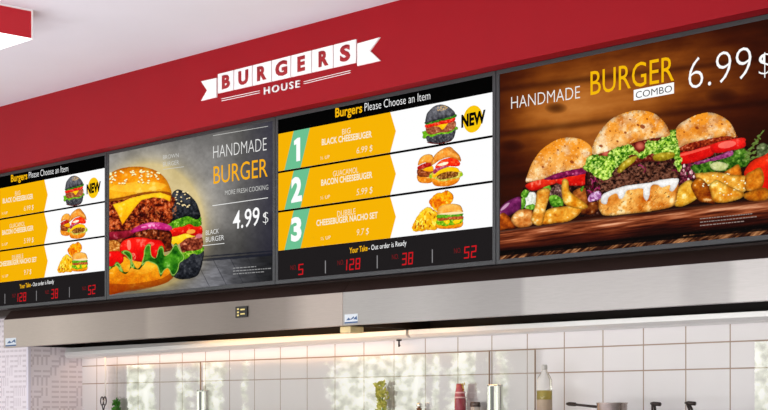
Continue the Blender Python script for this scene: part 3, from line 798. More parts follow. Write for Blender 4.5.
seeded_bun([(673, 140), (675, 131), (680, 123.8), (692, 116.8), (700, 114), (708, 112.5), (717.5, 114.4), (727.7, 120.4), (733.7, 128.9), (735.6, 137), (726, 135.9), (705.5, 139.4), (688.5, 143.4), (677, 148)], R, 31, ((697, 128, 2), (690, 121, 1), (712, 126, 1), (722, 124, 1.2), (684, 132, 1)), 705, 128)
# sprig and tomato at the far right
rr = random.Random(12)
for (x0, y0, x1, y1) in ((744, 160, 763, 131), (748, 153, 758, 140), (746, 157, 764, 146), (750, 160, 766, 152)):
    for k in range(22):
        t = k / 21; x, y = x0 + (x1 - x0) * t, y0 + (y1 - y0) * t
        cv.put(cv.ell(x, y, .7, .7) < 1, (96, 110, 50), 'garnish')
        if k % 3 == 0:
            cv.put(cv.ell(x + rr.uniform(-2, 2), y + rr.uniform(-1.4, 1.4), 1.8, .8, rr.uniform(-1, 1)) < 1, (110, 136, 70), 'garnish', a=.9)
cv.blob([(757, 147), (763, 143), (769, 147), (769, 157), (762, 160), (757, 155)], (50, 60, 36), (134, 146, 100), 'garnish', 8, 2, .9, 2, .6, 1, 3)
cv.blob([(744, 175), (747, 167), (753, 160.6), (763, 156), (772, 155), (772, 196), (760, 192), (748, 188)], (196, 12, 6), (255, 76, 36), 'tomato', 4, 8, .3, 6, .55)
# potato wedges on the right
W = 'wedges'
potato([(724.4, 173), (732, 167.6), (738.6, 164.6), (741.4, 175), (734, 177)], W, 3, (190, 86, 10), (250, 170, 60))
potato([(694, 175), (704, 172.6), (716, 172), (733, 174.6), (748.6, 177), (748, 187), (741, 193), (724, 186), (707, 185)], W, 5, (190, 104, 10), (255, 214, 110))
potato([(673.6, 204), (676, 192), (682, 184), (691, 180.4), (699, 195), (690, 203), (680, 206.6)], W, 6, (200, 130, 20), (255, 220, 110))
potato([(745.6, 176), (752, 171), (760, 167.6), (764, 177), (761, 188), (746, 190.4)], W, 7, (176, 84, 8), (250, 180, 70))
potato([(743, 195), (752, 190.6), (764, 187.6), (770, 193), (766, 200), (750, 200.6)], W, 8, (150, 70, 6), (236, 160, 50))
potato([(691, 187), (694, 181), (699.4, 177.4), (709.6, 187), (715.4, 202.6), (706, 202.4), (698, 200)], W, 9, (110, 40, 2), (226, 140, 36))
potato([(709, 186), (713, 181.6), (718, 180.2), (728.5, 185.6), (737, 189.6), (744, 193.4), (740, 198.6), (725, 202.4), (714, 201.6), (711, 194)], W, 10, (190, 96, 8), (255, 214, 100))
for i in range(26):
    x, y = random.uniform(698, 746), random.uniform(172, 196)
    cv.put((cv.ell(x, y, .8, .5) < 1) & (cv.lab == cv.lid(W)), (255, 244, 200))
# left burger
Lb = 'left'
cv.blob([(524, 186), (540, 181), (560, 180), (590, 172), (600, 190), (600, 214), (560, 216), (526, 212)], (22, 10, 8), (86, 46, 36), Lb, 3, 3, .85, 3, .5)
cv.blob([(552, 188), (562, 184), (565, 196), (556, 200), (548, 196)], (40, 24, 22), (160, 120, 112), Lb, 33, 1.4, .9, 2, .6)
cv.blob([(573, 192), (584, 188), (597, 196), (597, 212), (584, 214), (574, 206)], (70, 24, 4), (214, 130, 60), Lb, 34, 4, .5, 3, .45)
cv.blob([(524, 197), (530, 192), (536, 194), (536, 206), (527, 209), (523, 204)], (190, 196, 176), (252, 252, 246), Lb, 35, 2, .5, 2, .7, .8, 3)
for P in ([(521, 194), (525, 189.6), (529, 192), (527, 197), (523, 198)], [(519.6, 201), (524, 197), (526, 203), (523, 209), (520, 207)], [(549, 197), (556, 195), (562, 200), (560, 206), (552, 206)], [(526, 206), (534, 204), (534, 209), (527, 210)], [(543, 187), (549, 185), (551, 190), (546, 192)], [(556, 203), (562, 199), (563, 206)], [(580, 189), (584, 186), (582, 192)]):
    cv.blob(P, (40, 96, 14), (150, 206, 74), Lb, 36, 2, .7, 1, .65)
cv.blob([(526, 184.4), (540, 179.4), (556, 178.4), (556, 183), (546, 186.4), (535, 190.6), (528, 189)], (176, 12, 6), (248, 80, 50), Lb, 37, 4, .4, 2, .65)
cv.blob([(555, 178.6), (570, 175.6), (586, 173.4), (586.6, 184), (572, 185.6), (559, 184)], (176, 10, 6), (246, 60, 36), Lb, 38, 4, .4, 2, .65)
cv.blob([(544, 179), (556, 171.8), (570, 169.6), (585, 166.4), (586.6, 173), (570, 176.4), (556, 179.4)], (74, 8, 44), (190, 60, 120), Lb, 39, 3, .6, 2, .65)
seeded_bun([(525.8, 182), (527.4, 175), (532.4, 162.4), (540.4, 151), (548.9, 144.2), (559.1, 139), (570, 137.4), (581.5, 139.6), (590, 145.4), (592, 152), (587, 165.4), (572, 169.6), (556, 173.4), (544, 178.6), (533, 181)], Lb, 41, ((572, 162, 2.2), (558, 150, 1.2), (565, 146, 1), (543, 167, 1.4), (578, 148, 1), (550, 158, 1)), 560, 160)
# red onion and wedges at the left
cv.blob([(493, 222), (497, 213), (502, 206), (510, 200), (520, 197), (521.6, 205), (519, 211), (508, 216), (498, 222)], (46, 6, 36), (170, 70, 140), 'onion', 6, 5, .3, 4, .5)
cv.put(cv.ell(505, 206.6, 4.4, 1.8, -.8) < 1, (236, 210, 226), a=.6)
W2 = 'wedges_left'
potato([(494, 220), (498, 216), (504, 212.6), (512, 220), (515.6, 227.6), (506, 229), (494, 231)], W2, 11, (110, 40, 4), (220, 120, 40))
potato([(511, 219), (519, 210), (532, 210.6), (532, 224.6), (518, 227.2)], W2, 12, (170, 80, 20), (252, 196, 120))
potato([(541, 216), (550, 208.6), (566, 206.4), (580, 204.6), (581, 212), (570, 220.6), (556, 223), (541, 224)], W2, 13, (190, 96, 8), (255, 206, 90))
potato([(562, 181.6), (565, 178.6), (568.6, 182), (569.6, 191), (578.4, 198), (588, 206.4), (580, 209), (566, 205), (562, 196)], W2, 14, (206, 116, 10), (255, 214, 100))
potato([(537, 192), (543, 188.6), (549.4, 189), (549.6, 196), (546, 208), (541.6, 225), (531, 221), (535, 206)], W2, 15, (190, 96, 10), (255, 212, 110))
# centre burger
C = 'centre'
cv.blob([(586, 172), (600, 168), (640, 160), (676, 156), (680, 172), (678, 184), (650, 190), (604, 200), (588, 200)], (28, 8, 12), (96, 50, 44), C, 3, 2.2, .95, 3, .5)
potato([(598.6, 205), (602, 196), (625, 188), (650, 184), (676.6, 182), (677, 196), (673.6, 205.4), (658, 210), (630.7, 213.4), (606, 215.6), (600, 211)], C, 22, (186, 92, 16), (255, 208, 120), ns=8, light=(.2, -.3))
bmk = cv.mask([(598.6, 205), (602, 196), (650, 184), (676.6, 182), (673.6, 205.4), (630.7, 213.4), (606, 215.6)])
f = fbm((px + py) / 2.2, (py - px) / 4.5, 60, 3)
cv.put(bmk & (f < .24), (84, 40, 10), a=.7); cv.put(bmk & (f > .74), (255, 226, 160), a=.5)
pat = cv.blob([(597, 178), (610, 173), (622, 170.6), (638.5, 164), (656, 162), (671, 163.6), (677, 172), (676, 178), (650, 183.4), (626, 187), (604, 193), (598, 188)], (34, 16, 12), (124, 80, 62), C, 23, 2.8, 1, 3, .5, hi=.1)
f = fbm(px / 2.4, py / 1.8, 61, 3)
cv.put(pat & (f > .6), (150, 104, 84), a=.6); cv.put(pat & (f < .34), (16, 6, 6), a=.7)
rr = random.Random(5)
for i in range(20):          # cabbage strands
    x, y = rr.choice([(rr.uniform(586, 600), rr.uniform(174, 196)), (rr.uniform(618, 676), rr.uniform(158, 176))]); a = rr.uniform(-1.5, 1.5)
    for k in range(7):
        xx, yy = x + k * .8 * math.cos(a + k * .15), y + k * .8 * math.sin(a + k * .15)
        cv.put(cv.ell(xx, yy, .65, .65) < 1, [(116, 16, 62), (170, 60, 110), (90, 8, 40)][i % 3], C, a=.85)
cv.blob([(588, 198), (592, 193), (600, 191.4), (601, 198), (594, 201), (589, 201.6)], (120, 40, 110), (240, 214, 240), C, 24, 1.6, .8, 1, .7)
cv.blob([(600.8, 199), (603, 194.4), (612, 190), (625, 186), (638, 184), (650, 182.6), (660, 180), (668, 179), (678, 178.6), (677.6, 184.4), (673, 191), (669.6, 190), (670, 185), (662, 187.4), (657, 184.6), (651, 186), (649.6, 195), (646.6, 200.8), (643.4, 196), (642.6, 188.6), (632, 189.6), (626.6, 191), (623, 198), (619.4, 198.6), (616.4, 193.4), (609, 197), (606.4, 204), (601.6, 203)], (206, 200, 196), (255, 255, 252), C, 25, 4, .35, 2, .72)
cv.blob([(604, 156), (612, 148), (640, 140), (670, 136), (676, 150), (660, 160), (640, 162), (620, 170)], (60, 20, 16), (150, 60, 44), C, 26, 2, .8, 2, .6)
for x, y, r in ((605.6, 153, 5), (640, 146, 5.6)):
    e_ = cv.ell(x, y, r, r * .9)
    cv.put(e_ < 1, cv.ramp(e_, [(0, (206, 110, 90)), (1, (90, 16, 12))]), C)
LG, LL = (44, 104, 8), (206, 236, 96)
def frill(P, sd):
    m = cv.blob(P, LG, LL, C, seed=sd, ns=2.6, namp=.95, er=2, dark=.6, wob=2.4, wscale=4.0)
    f = fbm(px / 1.8, py / 1.8, sd + 5, 3)
    cv.put(m & (f > .62), (232, 248, 150), a=.65); cv.put(m & (f < .34), (20, 66, 6), a=.7)
frill([(584, 168), (587, 159), (594, 153.6), (604, 157), (612, 148.6), (620, 145), (630, 144.6), (636, 151), (642, 153), (648, 140.6), (656, 141), (666, 136), (673.6, 130), (677, 139), (679.6, 150), (682, 160), (679, 172), (675, 163), (671, 152), (660, 154.6), (650, 154), (642, 159), (634, 155), (624, 160), (615, 170), (607, 179), (598, 178), (590, 173)], 71)
for P in ([(617, 171), (621, 164), (630, 157.6), (637, 156), (635, 161), (626, 168.4), (620, 173)], [(653, 156), (660, 153), (673, 152.4), (674, 157), (664, 160.6), (655, 160.6)]):
    cv.blob(P, (120, 96, 10), (220, 200, 70), C, 27, 3, .5, 2, .6)
seeded_bun([(592, 152.6), (594.3, 141.7), (602, 128.8), (612.5, 118.4), (626, 112.4), (639, 110.4), (653.4, 113.2), (663.7, 121.6), (668.8, 130.4), (670, 136.4), (660, 137.4), (648, 139), (634, 142.6), (622.7, 146), (608, 151), (596, 154.4)], C, 29, ((642.6, 126.6, 2.8), (638, 125, 1.6), (625.4, 132.6, 1.5), (601, 146, 2), (617.6, 141.4, 1.4), (610, 131, 1), (652, 132, 1.2), (647, 119, 1.2), (630, 119.6, 1.2)), 632, 132)
frill([(586, 163), (594, 154.8), (600, 158), (606, 160), (602, 167), (594, 169)], 81)
frill([(612, 152), (620, 146.6), (631, 145.6), (634, 151), (626, 156), (617, 158)], 82)
frill([(645, 148), (650, 141), (660, 140.6), (670, 135.4), (674, 131), (677, 141), (672, 149), (660, 147), (652, 152)], 83)
cv.grade(1.13, 1.0, 112)
cv.meshes({'background': ('wooden_backdrop', 'blurred brown wood shown on screen'), 'table': ('table_picture', 'weathered table edge shown on screen'),
           'board': ('board_picture', 'dark serving board shown on screen'),
           'right': ('burger_picture', 'picture of the right burger with tomato slices'), 'left': ('burger_picture', 'picture of the left burger behind fried potatoes'),
           'centre': ('burger_picture', 'picture of the centre burger with frilly lettuce and white sauce'),
           'garnish': ('herb_picture', 'green herb sprig shown on screen'), 'tomato': ('tomato_picture', 'red tomato shown on screen'),
           'wedges': ('potato_picture', 'right heap of potato wedges shown on screen'), 'wedges_left': ('potato_picture', 'left heap of potato wedges shown on screen'),
           'onion': ('onion_picture', 'red onion shown on screen')}, {'*': root})
text('headline_lettering', 'HANDMADE', (511.2, 109.0), (580.0, 98.2), (511.2, 96.9), Yt, SWH, root, bold=-0.012)
text('headline_lettering', 'BURGER', (590.5, 95.2), (674.0, 80.4), (590.5, 71.7), Yt, screen_mat((246, 186, 8)), root, bold=0.0)
cb = obj('combo_panel', flat([[(633.7, 90.0), (674.0, 82.2), (674.0, 93.4), (633.7, 100.6)]], Yt), WHITE, root)
text('combo_lettering', 'COMBO', (635.8, 98.4), (672.0, 91.8), (635.8, 91.8), Yt - .0006, screen_mat((30, 18, 12)), cb, bold=-0.004)
text('price_lettering', '6.99', (688.5, 89.8), (751.4, 78.2), (688.5, 58.0), Yt, WHITE, root, bold=-0.018)
text('price_lettering', '$', (758.8, 75.6), (770.6, 73.6), (758.8, 53.0), Yt, WHITE, root, bold=-0.024)
obj('small_print', flat(small_print(700, 758, 218.4, 3, -.10, 3.4, 8, (752, 757, 744)), Yt), screen_mat((150, 132, 124)), root)

# ================================================================== LOGO ON THE FASCIA
ML_w = mat('white_sign_plate', (255, 254, 255), 0.5, noise=0.01, scale=10)
ML_r = mat('sign_red', (170, 20, 32), 0.5, noise=0.02, scale=10)
YL = YF - 0.006
lg = empty('burger_house_sign', U(285, 100, YF), 'white banner shaped shop sign reading BURGERS HOUSE on the red fascia', 'sign')
def z2(x, y): return (190 + x / 3.84, 30 + y / 3.84)
bx = [105, 168, 239, 313, 387, 467, 550, 638.5]
topl = lambda x: 170 + (35 - 170) * (x - 105) / (638 - 105)
botl = lambda x: 244 + (125 - 244) * (x - 105) / (638 - 105)
letters = (('B', 122, 152), ('U', 185, 222), ('R', 257, 292), ('G', 327, 372), ('E', 412, 440), ('R', 493, 530), ('S', 575, 614))
for i, (ch, l, r) in enumerate(letters):
    a, b = bx[i] + 1.8, bx[i + 1] - 1.8
    p = obj('letter_plate', slab([[z2(a, topl(a)), z2(b, topl(b)), z2(b, botl(b)), z2(a, botl(a))]], YL, YF), ML_w, lg)
    bt = botl((l + r) / 2); tp = topl((l + r) / 2); hh = bt - tp; m_ = (l + r) / 2; s_ = (35 - 170) / 533
    bl = z2(l, bt - .21 * hh + s_ * (l - m_)); br = z2(r, bt - .21 * hh + s_ * (r - m_)); tl = z2(l, tp + .175 * hh + s_ * (l - m_))
    text('letter', ch, bl, br, tl, YL - 0.0025, ML_r, p, bold=0.045, thick=0.0024)
obj('ribbon_tail', slab([[z2(42, 197), z2(101, 184), z2(101, 258), z2(42, 272), z2(65, 232)]], YL, YF), ML_w, lg)
obj('ribbon_tail', slab([[z2(642, 52), z2(728, 28), z2(690, 80), z2(730, 118), z2(642, 138)]], YL, YF), ML_w, lg)
text('name_lettering', 'HOUSE', z2(283, 247.0), z2(420, 218.6), z2(283, 221), YL, ML_w, lg, bold=0.012, spacing=1.3, thick=0.006)
for (a, b, c_, d) in ((120, 263.5, 266, 232.4), (120, 271.5, 266, 240.4), (436, 197.5, 615, 154.5), (436, 205.5, 615, 162.5)):
    p, q = z2(a, b), z2(c_, d)
    obj('rule_line', slab([[(p[0], p[1]), (q[0], q[1]), (q[0], q[1] + .45), (p[0], p[1] + .45)]], YL + .002, YF), ML_w, lg)

# ================================================================== LIGHT BOX UNDER THE CEILING
def on_plane_z(px_, py_, z):
    t = (px_ - CX) / F; s = (z - EYE) / ((HZ - py_) / F)
    return Vector(((FW[0] + t * RT[0]) * s, -D + (FW[1] + t * RT[1]) * s, z))
cc = on_plane_z(32, 10.0, ZC)
zb = U(32, 39.5, cc.y).z
lb = empty('ceiling_light_box', (cc.x - .6, cc.y - .6, zb), 'red sided light box with a glowing white underside hanging at the upper left', 'light')
W_, H_ = 1.2, 1.2
x1, y1 = cc.x, cc.y; x0, y0 = x1 - W_, y1 - H_
bm = bmesh.new(); t = 0.012
for a in ((x0, x1, y0, y0 + t), (x0, x1, y1 - t, y1), (x0, x0 + t, y0 + t, y1 - t), (x1 - t, x1, y0 + t, y1 - t)):
    add_box(bm, *a, zb + .004, ZC - .004)
obj('side_panel', bm, mat('light_box_red', (200, 24, 40), 0.4, noise=.02, scale=8), lb)
bm = bmesh.new()
for a in ((x0, x1, y0, y0 + .004), (x0, x1, y1 - .004, y1 + .004), (x1 - .004, x1 + .004, y0, y1)):
    add_box(bm, *a, ZC - .006, ZC)
add_box(bm, x1 - .006, x1 + .003, y1 - .003, y1 + .003, zb, ZC)
obj('edge_trim', bm, ML_w, lb)
m, nt, N, K, b = new_mat('glowing_diffuser')
b.inputs['Base Color'].default_value = (.9, .9, .9, 1); b.inputs['Emission Color'].default_value = (1, .98, .97, 1); b.inputs['Emission Strength'].default_value = 1.3
obj('diffuser', box(x0, x1, y0, y1, zb, zb + .004), m, lb)

# ================================================================== RANGE HOODS
def steel(name, c, rough, sx=(2.0, 60, 60), lo=.9, hi=1.1, w=0.0, zones=None):
    m, nt, N, K, b = new_mat(name)
    b.inputs['Metallic'].default_value = 1.0
    tc = N.new('ShaderNodeTexCoord')
    mp = N.new('ShaderNodeMapping'); mp.inputs['Scale'].default_value = sx; K.new(tc.outputs['Object'], mp.inputs['Vector'])
    nz = N.new('ShaderNodeTexNoise'); nz.inputs['Scale'].default_value = 12; nz.inputs['Detail'].default_value = 6; K.new(mp.outputs[0], nz.inputs['Vector'])
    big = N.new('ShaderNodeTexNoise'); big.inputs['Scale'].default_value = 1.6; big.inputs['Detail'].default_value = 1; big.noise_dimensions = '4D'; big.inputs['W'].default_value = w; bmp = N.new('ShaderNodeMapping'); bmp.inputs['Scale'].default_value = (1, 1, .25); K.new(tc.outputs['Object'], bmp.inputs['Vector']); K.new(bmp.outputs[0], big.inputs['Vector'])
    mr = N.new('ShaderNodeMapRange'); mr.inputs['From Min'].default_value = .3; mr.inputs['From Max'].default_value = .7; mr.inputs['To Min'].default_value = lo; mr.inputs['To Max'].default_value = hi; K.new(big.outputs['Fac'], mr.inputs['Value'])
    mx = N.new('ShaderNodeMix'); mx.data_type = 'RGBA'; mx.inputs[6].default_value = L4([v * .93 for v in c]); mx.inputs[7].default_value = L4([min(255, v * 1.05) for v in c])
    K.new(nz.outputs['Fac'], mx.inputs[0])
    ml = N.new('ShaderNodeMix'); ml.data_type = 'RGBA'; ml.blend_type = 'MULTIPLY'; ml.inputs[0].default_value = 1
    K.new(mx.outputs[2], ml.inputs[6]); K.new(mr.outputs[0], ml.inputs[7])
    if zones:                                              # reflections painted into the steel colour as bright and dark zones along the sheet
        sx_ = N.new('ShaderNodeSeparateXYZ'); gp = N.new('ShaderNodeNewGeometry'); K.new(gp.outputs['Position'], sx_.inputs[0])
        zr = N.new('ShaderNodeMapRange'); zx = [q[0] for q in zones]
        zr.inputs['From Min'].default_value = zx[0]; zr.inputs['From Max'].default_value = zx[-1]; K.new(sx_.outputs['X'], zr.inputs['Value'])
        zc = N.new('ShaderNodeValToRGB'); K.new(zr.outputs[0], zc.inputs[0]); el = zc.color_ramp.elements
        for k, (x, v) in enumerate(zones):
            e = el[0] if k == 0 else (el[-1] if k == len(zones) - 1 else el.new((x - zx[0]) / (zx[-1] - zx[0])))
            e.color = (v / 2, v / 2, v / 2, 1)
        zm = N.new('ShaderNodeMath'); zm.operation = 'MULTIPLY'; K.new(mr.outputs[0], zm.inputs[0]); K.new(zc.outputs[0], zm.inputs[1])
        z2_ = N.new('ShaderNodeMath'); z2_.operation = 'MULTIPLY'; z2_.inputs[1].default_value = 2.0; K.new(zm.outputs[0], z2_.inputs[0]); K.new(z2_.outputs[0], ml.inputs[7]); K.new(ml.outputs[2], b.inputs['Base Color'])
    r2 = N.new('ShaderNodeMapRange'); r2.inputs['To Min'].default_value = rough - .06; r2.inputs['To Max'].default_value = rough + .1; K.new(nz.outputs['Fac'], r2.inputs['Value']); K.new(r2.outputs[0], b.inputs['Roughness'])
    return m
YH = -0.02
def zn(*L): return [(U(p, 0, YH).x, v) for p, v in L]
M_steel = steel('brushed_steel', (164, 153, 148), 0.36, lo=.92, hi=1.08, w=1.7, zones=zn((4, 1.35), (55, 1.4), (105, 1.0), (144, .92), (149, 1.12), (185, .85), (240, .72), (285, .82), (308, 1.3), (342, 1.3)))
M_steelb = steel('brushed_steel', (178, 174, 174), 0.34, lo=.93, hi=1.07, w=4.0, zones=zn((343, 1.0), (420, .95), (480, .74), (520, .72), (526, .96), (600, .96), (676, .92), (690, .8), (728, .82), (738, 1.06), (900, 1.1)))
M_steel2 = steel('hood_gutter_steel', (124, 104, 78), 0.45)
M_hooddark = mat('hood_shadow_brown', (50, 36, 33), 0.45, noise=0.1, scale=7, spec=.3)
M_inside = mat('dark_hood_inside', (20, 13, 11), 0.6, noise=0.2, scale=12, spec=.2)  # even near-black brown with slight noise
M_steel2.node_tree.nodes['Principled BSDF'].inputs['Metallic'].default_value = .55
M_sticker = mat('white_sticker', (206, 214, 222), 0.5, noise=.02)
M_blue = mat('blue_print', (52, 86, 132), 0.5, noise=.05)
YH = -0.02
zf0 = U(343, 325.6, YH).z; zf1 = U(343, 292.2, YH).z      # steel face bottom and top
XH = [U(3.6, 0, YH).x, U(342.6, 0, YH).x, U(930, 0, YH).x]
zgb = U(343, 342.6, YT).z                                  # bottom of the rear gutter
def hood(i, label):
    x0, x1 = XH[i] + (.001 if i else .0), XH[i + 1] - .001
    r = empty('range_hood', ((x0 + x1) / 2, .2, zf0), label, 'range hood', 'steel range hoods')
    bm = bmesh.new()
    add_box(bm, x0, x1, YH, YH + .004, zf0, zf1, bev=.0015)
    add_box(bm, x0, x1, YH + .004, YH + .022, zf0, zf0 + .004)
    if i == 0:
        for v in bm.verts:
            if v.co.z < zf0 + .01: v.co.z -= .013 * (x1 - v.co.x) / (x1 - x0)
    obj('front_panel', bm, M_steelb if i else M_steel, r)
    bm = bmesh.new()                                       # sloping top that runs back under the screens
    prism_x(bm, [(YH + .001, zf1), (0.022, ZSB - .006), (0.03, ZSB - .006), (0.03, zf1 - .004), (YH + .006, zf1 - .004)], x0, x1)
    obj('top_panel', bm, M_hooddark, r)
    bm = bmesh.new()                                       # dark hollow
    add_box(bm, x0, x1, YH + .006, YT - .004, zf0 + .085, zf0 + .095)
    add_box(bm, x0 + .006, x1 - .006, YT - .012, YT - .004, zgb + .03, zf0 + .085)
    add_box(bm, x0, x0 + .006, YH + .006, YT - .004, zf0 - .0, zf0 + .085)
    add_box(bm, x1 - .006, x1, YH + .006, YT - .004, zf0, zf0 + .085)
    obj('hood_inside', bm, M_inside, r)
    bm = bmesh.new()                                       # rear gutter along the tiles
    yg = 0.34; zgt = U(540, 323.0, yg).z
    dl = -.022 if i == 0 else 0.0                          # the left gutter hangs a little low at its far end
    prof = [(yg, zgt), (yg, zgb + .012), (yg + .012, zgb), (YT - .002, zgb), (YT - .002, zgt + .002), (yg + .01, zgt + .002)]
    lv = [bm.verts.new((x0 + .007, p[0], p[1] + (dl if q < 4 else 0))) for q, p in enumerate(prof)]
    rv = [bm.verts.new((x1 - .007, p[0], p[1])) for p in prof]
    for q in range(6): bm.faces.new((lv[q], lv[(q + 1) % 6], rv[(q + 1) % 6], rv[q]))
    bm.faces.new(lv); bm.faces.new(rv[::-1])
    obj('grease_gutter', bm, M_steel2, r)
    return r
h1 = hood(0, 'stainless steel range hood on the left with a small black switch panel')
h2 = hood(1, 'stainless steel range hood on the right, running out of the photo')
def sticker(r, x0, x1, yt, yb, s):
    q = [(x0, yt), (x1, yt - s * (x1 - x0)), (x1, yb - s * (x1 - x0)), (x0, yb)]
    st = obj('maker_sticker', slab([q], YH - .0012, YH), M_sticker, r, 'small white and blue sticker')
    P = [[(x0, yb - 1.4), (x1, yb - 1.4 - s * (x1 - x0)), (x1, yb - s * (x1 - x0)), (x0, yb)],
         [(x0 + 1.5, yb - 3.2), (x0 + 4, yb - 6), (x0 + 6, yb - 4.2), (x0 + 5, yb - 3.4)],
         [(x0 + 5.4, yb - 3.9), (x0 + 9, yb - 7.4), (x0 + 9.6, yb - 6.0), (x0 + 7, yb - 4.0)],
         [(x0 + 8.6, yb - 4.4), (x1 - 1, yt + 1), (x1 - .4, yb - 4)]]
    obj('sticker_print', flat(P, YH - .0016), M_blue, st)
sticker(h1, 5.4, 16, 338.4, 346.6, .07)
sticker(h2, 344.6, 357.6, 314.6, 323.6, .08)
sp = obj('switch_panel', slab([[(235.4, 306.8), (246.8, 305.8), (246.8, 316.8), (235.4, 318)]], YH - .006, YH), mat('black_plastic', (20, 18, 18), .35, noise=.05), h1, 'black switch panel')
Mk = mat('switch_cream', (226, 206, 130), .5, noise=.05)
P = []
for (a, b) in ((237, 308.4), (237, 311.6), (237, 314.6)): P.append([(a, b), (a + 1.7, b - .15), (a + 1.7, b + 1.4), (a, b + 1.6)])
for (a, b) in ((240.4, 309.0), (240.4, 313.4)): P.append([(a, b), (a + 4.2, b - .4), (a + 4.2, b + .9), (a, b + 1.3)])
obj('switch_button', slab(P, YH - .0075, YH - .006), Mk, sp)
# grease cup under the joint, small hook further right
M_cup = mat('cream_plastic', (226, 204, 150), .4, noise=.08, scale=30)
c0 = U(343.5, 331.6, 0.03); c1 = U(361, 325, 0.03)
bm = bmesh.new(); add_box(bm, c0.x + .004, c0.x + .066, 0.006, 0.08, zf0 - .027, zf0 - .001, bev=.004)
tag(obj('grease_cup', bm, M_cup), 'small cream grease cup under the joint of the two hoods', 'cup')
hk = U(399, 343, 0.43)
bm = bmesh.new(); add_box(bm, hk.x - .010, hk.x + .010, .424, .436, zgb - .008, zgb - .0005)
add_tube(bm, [(hk.x, .43, zgb - .006), (hk.x, .43, zgb - .022), (hk.x + .006, .424, zgb - .030), (hk.x + .014, .42, zgb - .027)], .004)
tag(obj('hanging_hook', bm, mat('dark_iron', (48, 40, 38), .45, metal=.6, noise=.1)), 'small dark hook under the right hood gutter', 'hook')

# ================================================================== COUNTER, GLASS, KITCHEN THINGS
ZK = EYE - 0.065
tag(obj('kitchen_counter', box(XL + .012, 2.5, -0.06, YT - .002, 0.0, ZK), steel('counter_steel', (170, 166, 162), .4)), 'long stainless steel kitchen counter running along the tiled wall', 'counter')
def glass_mat():
    m, nt, N, K, b = new_mat('clear_glass_sheet')
    for n_ in list(N): N.remove(n_)
    out = N.new('ShaderNodeOutputMaterial'); tr = N.new('ShaderNodeBsdfTransparent'); gl = N.new('ShaderNodeBsdfGlossy'); mx = N.new('ShaderNodeMixShader')
    tr.inputs[0].default_value = (.97, .975, .96, 1); gl.inputs['Roughness'].default_value = .015; gl.inputs[0].default_value = (1, 1, .97, 1)
    fr = N.new('ShaderNodeFresnel'); fr.inputs[0].default_value = 1.7
    ma = N.new('ShaderNodeMath'); ma.operation = 'MULTIPLY_ADD'; ma.inputs[1].default_value = 1.6; ma.inputs[2].default_value = .06; K.new(fr.outputs[0], ma.inputs[0])
    K.new(ma.outputs[0], mx.inputs[0]); K.new(tr.outputs[0], mx.inputs[1]); K.new(gl.outputs[0], mx.inputs[2]); K.new(mx.outputs[0], out.inputs[0])
    return m
M_glass = glass_mat()
M_edge = mat('glass_edge', (150, 126, 104), .3, noise=.08)
M_chrome = mat('polished_chrome', (226, 226, 222), .12, metal=1.0, noise=.03)
YG = 0.455
GT = U(490, 351.2, YG).z
gl_x = [(108.0, 200.6, 'leftmost clear glass splash panel, standing against the tiles under the left hood'), (203.2, 489.4, 'widest clear glass splash panel, standing between the two chrome clamps'),
        (493.0, 535.2, 'narrow clear glass splash panel between the wide chrome clamp and the oil bottle'), (754.6, 840.0, 'clear glass splash panel at the right photo edge')]
for a, b, lab in gl_x:
    xa_, xb_ = U(a, 0, YG).x, U(b, 0, YG).x
    g = empty('splashback', ((xa_ + xb_) / 2, YG, ZK), lab, 'glass panel', 'glass splash panels')
    bm = bmesh.new(); bm.faces.new([bm.verts.new(v) for v in ((xa_, YG, ZK), (xb_, YG, ZK), (xb_, YG, GT), (xa_, YG, GT))])
    obj('glass_sheet', bm, M_glass, g, recalc=False)
    bm = bmesh.new()
    add_box(bm, xb_ - .003, xb_, YG - .002, YG + .004, ZK, GT)
    add_box(bm, xa_, xb_ - .003, YG - .001, YG + .002, GT - .0015, GT)
    obj('glass_edge', bm, M_edge, g, 'brown tinted edge')
for i, (a, b, t_) in enumerate(((196.4, 205.6, 390.0), (486.8, 499.0, 384.4))):
    xa_, xb_ = U(a, 0, .438).x, U(b - 1.5, 0, .438).x; zt = U((a + b) / 2, t_, .42).z
    cl = empty('glass_clamp', ((xa_ + xb_) / 2, .42, ZK), ('slim chrome clamp at the joint of the left glass panels', 'wide chrome clamp beside the dark lidded jar')[i], 'clamp', 'chrome glass clamps')
    bm = bmesh.new(); w_ = xb_ - xa_
    add_box(bm, xa_, xa_ + w_ * .3, (.438), (.4535), ZK, zt, bev=.003)
    add_box(bm, xa_ + w_ * .62, xb_, (.438), (.4535), ZK, zt, bev=.003)
    add_box(bm, xa_, xb_, (.438), (.4535), zt - .008, zt, bev=.002)
    obj('clamp_body', bm, M_chrome, cl)
    obj('clamp_channel', box(xa_ + w_ * .3, xa_ + w_ * .62, (.444), (.4535), ZK, zt - .008), mat('shaded_metal', (110, 112, 112), .3, metal=.8, noise=.1), cl, 'darker inner channel')

def width_at(px0, px1, y): return (U(px1, 0, y) - U(px0, 0, y)).x
def px_r(wpx, pxc, y):       # radius of an upright round thing wpx pixels wide
    p = U(pxc, 0, y); zc = p.x * FW[0] + (p.y + D) * FW[1]
    return wpx / 2 * zc / F

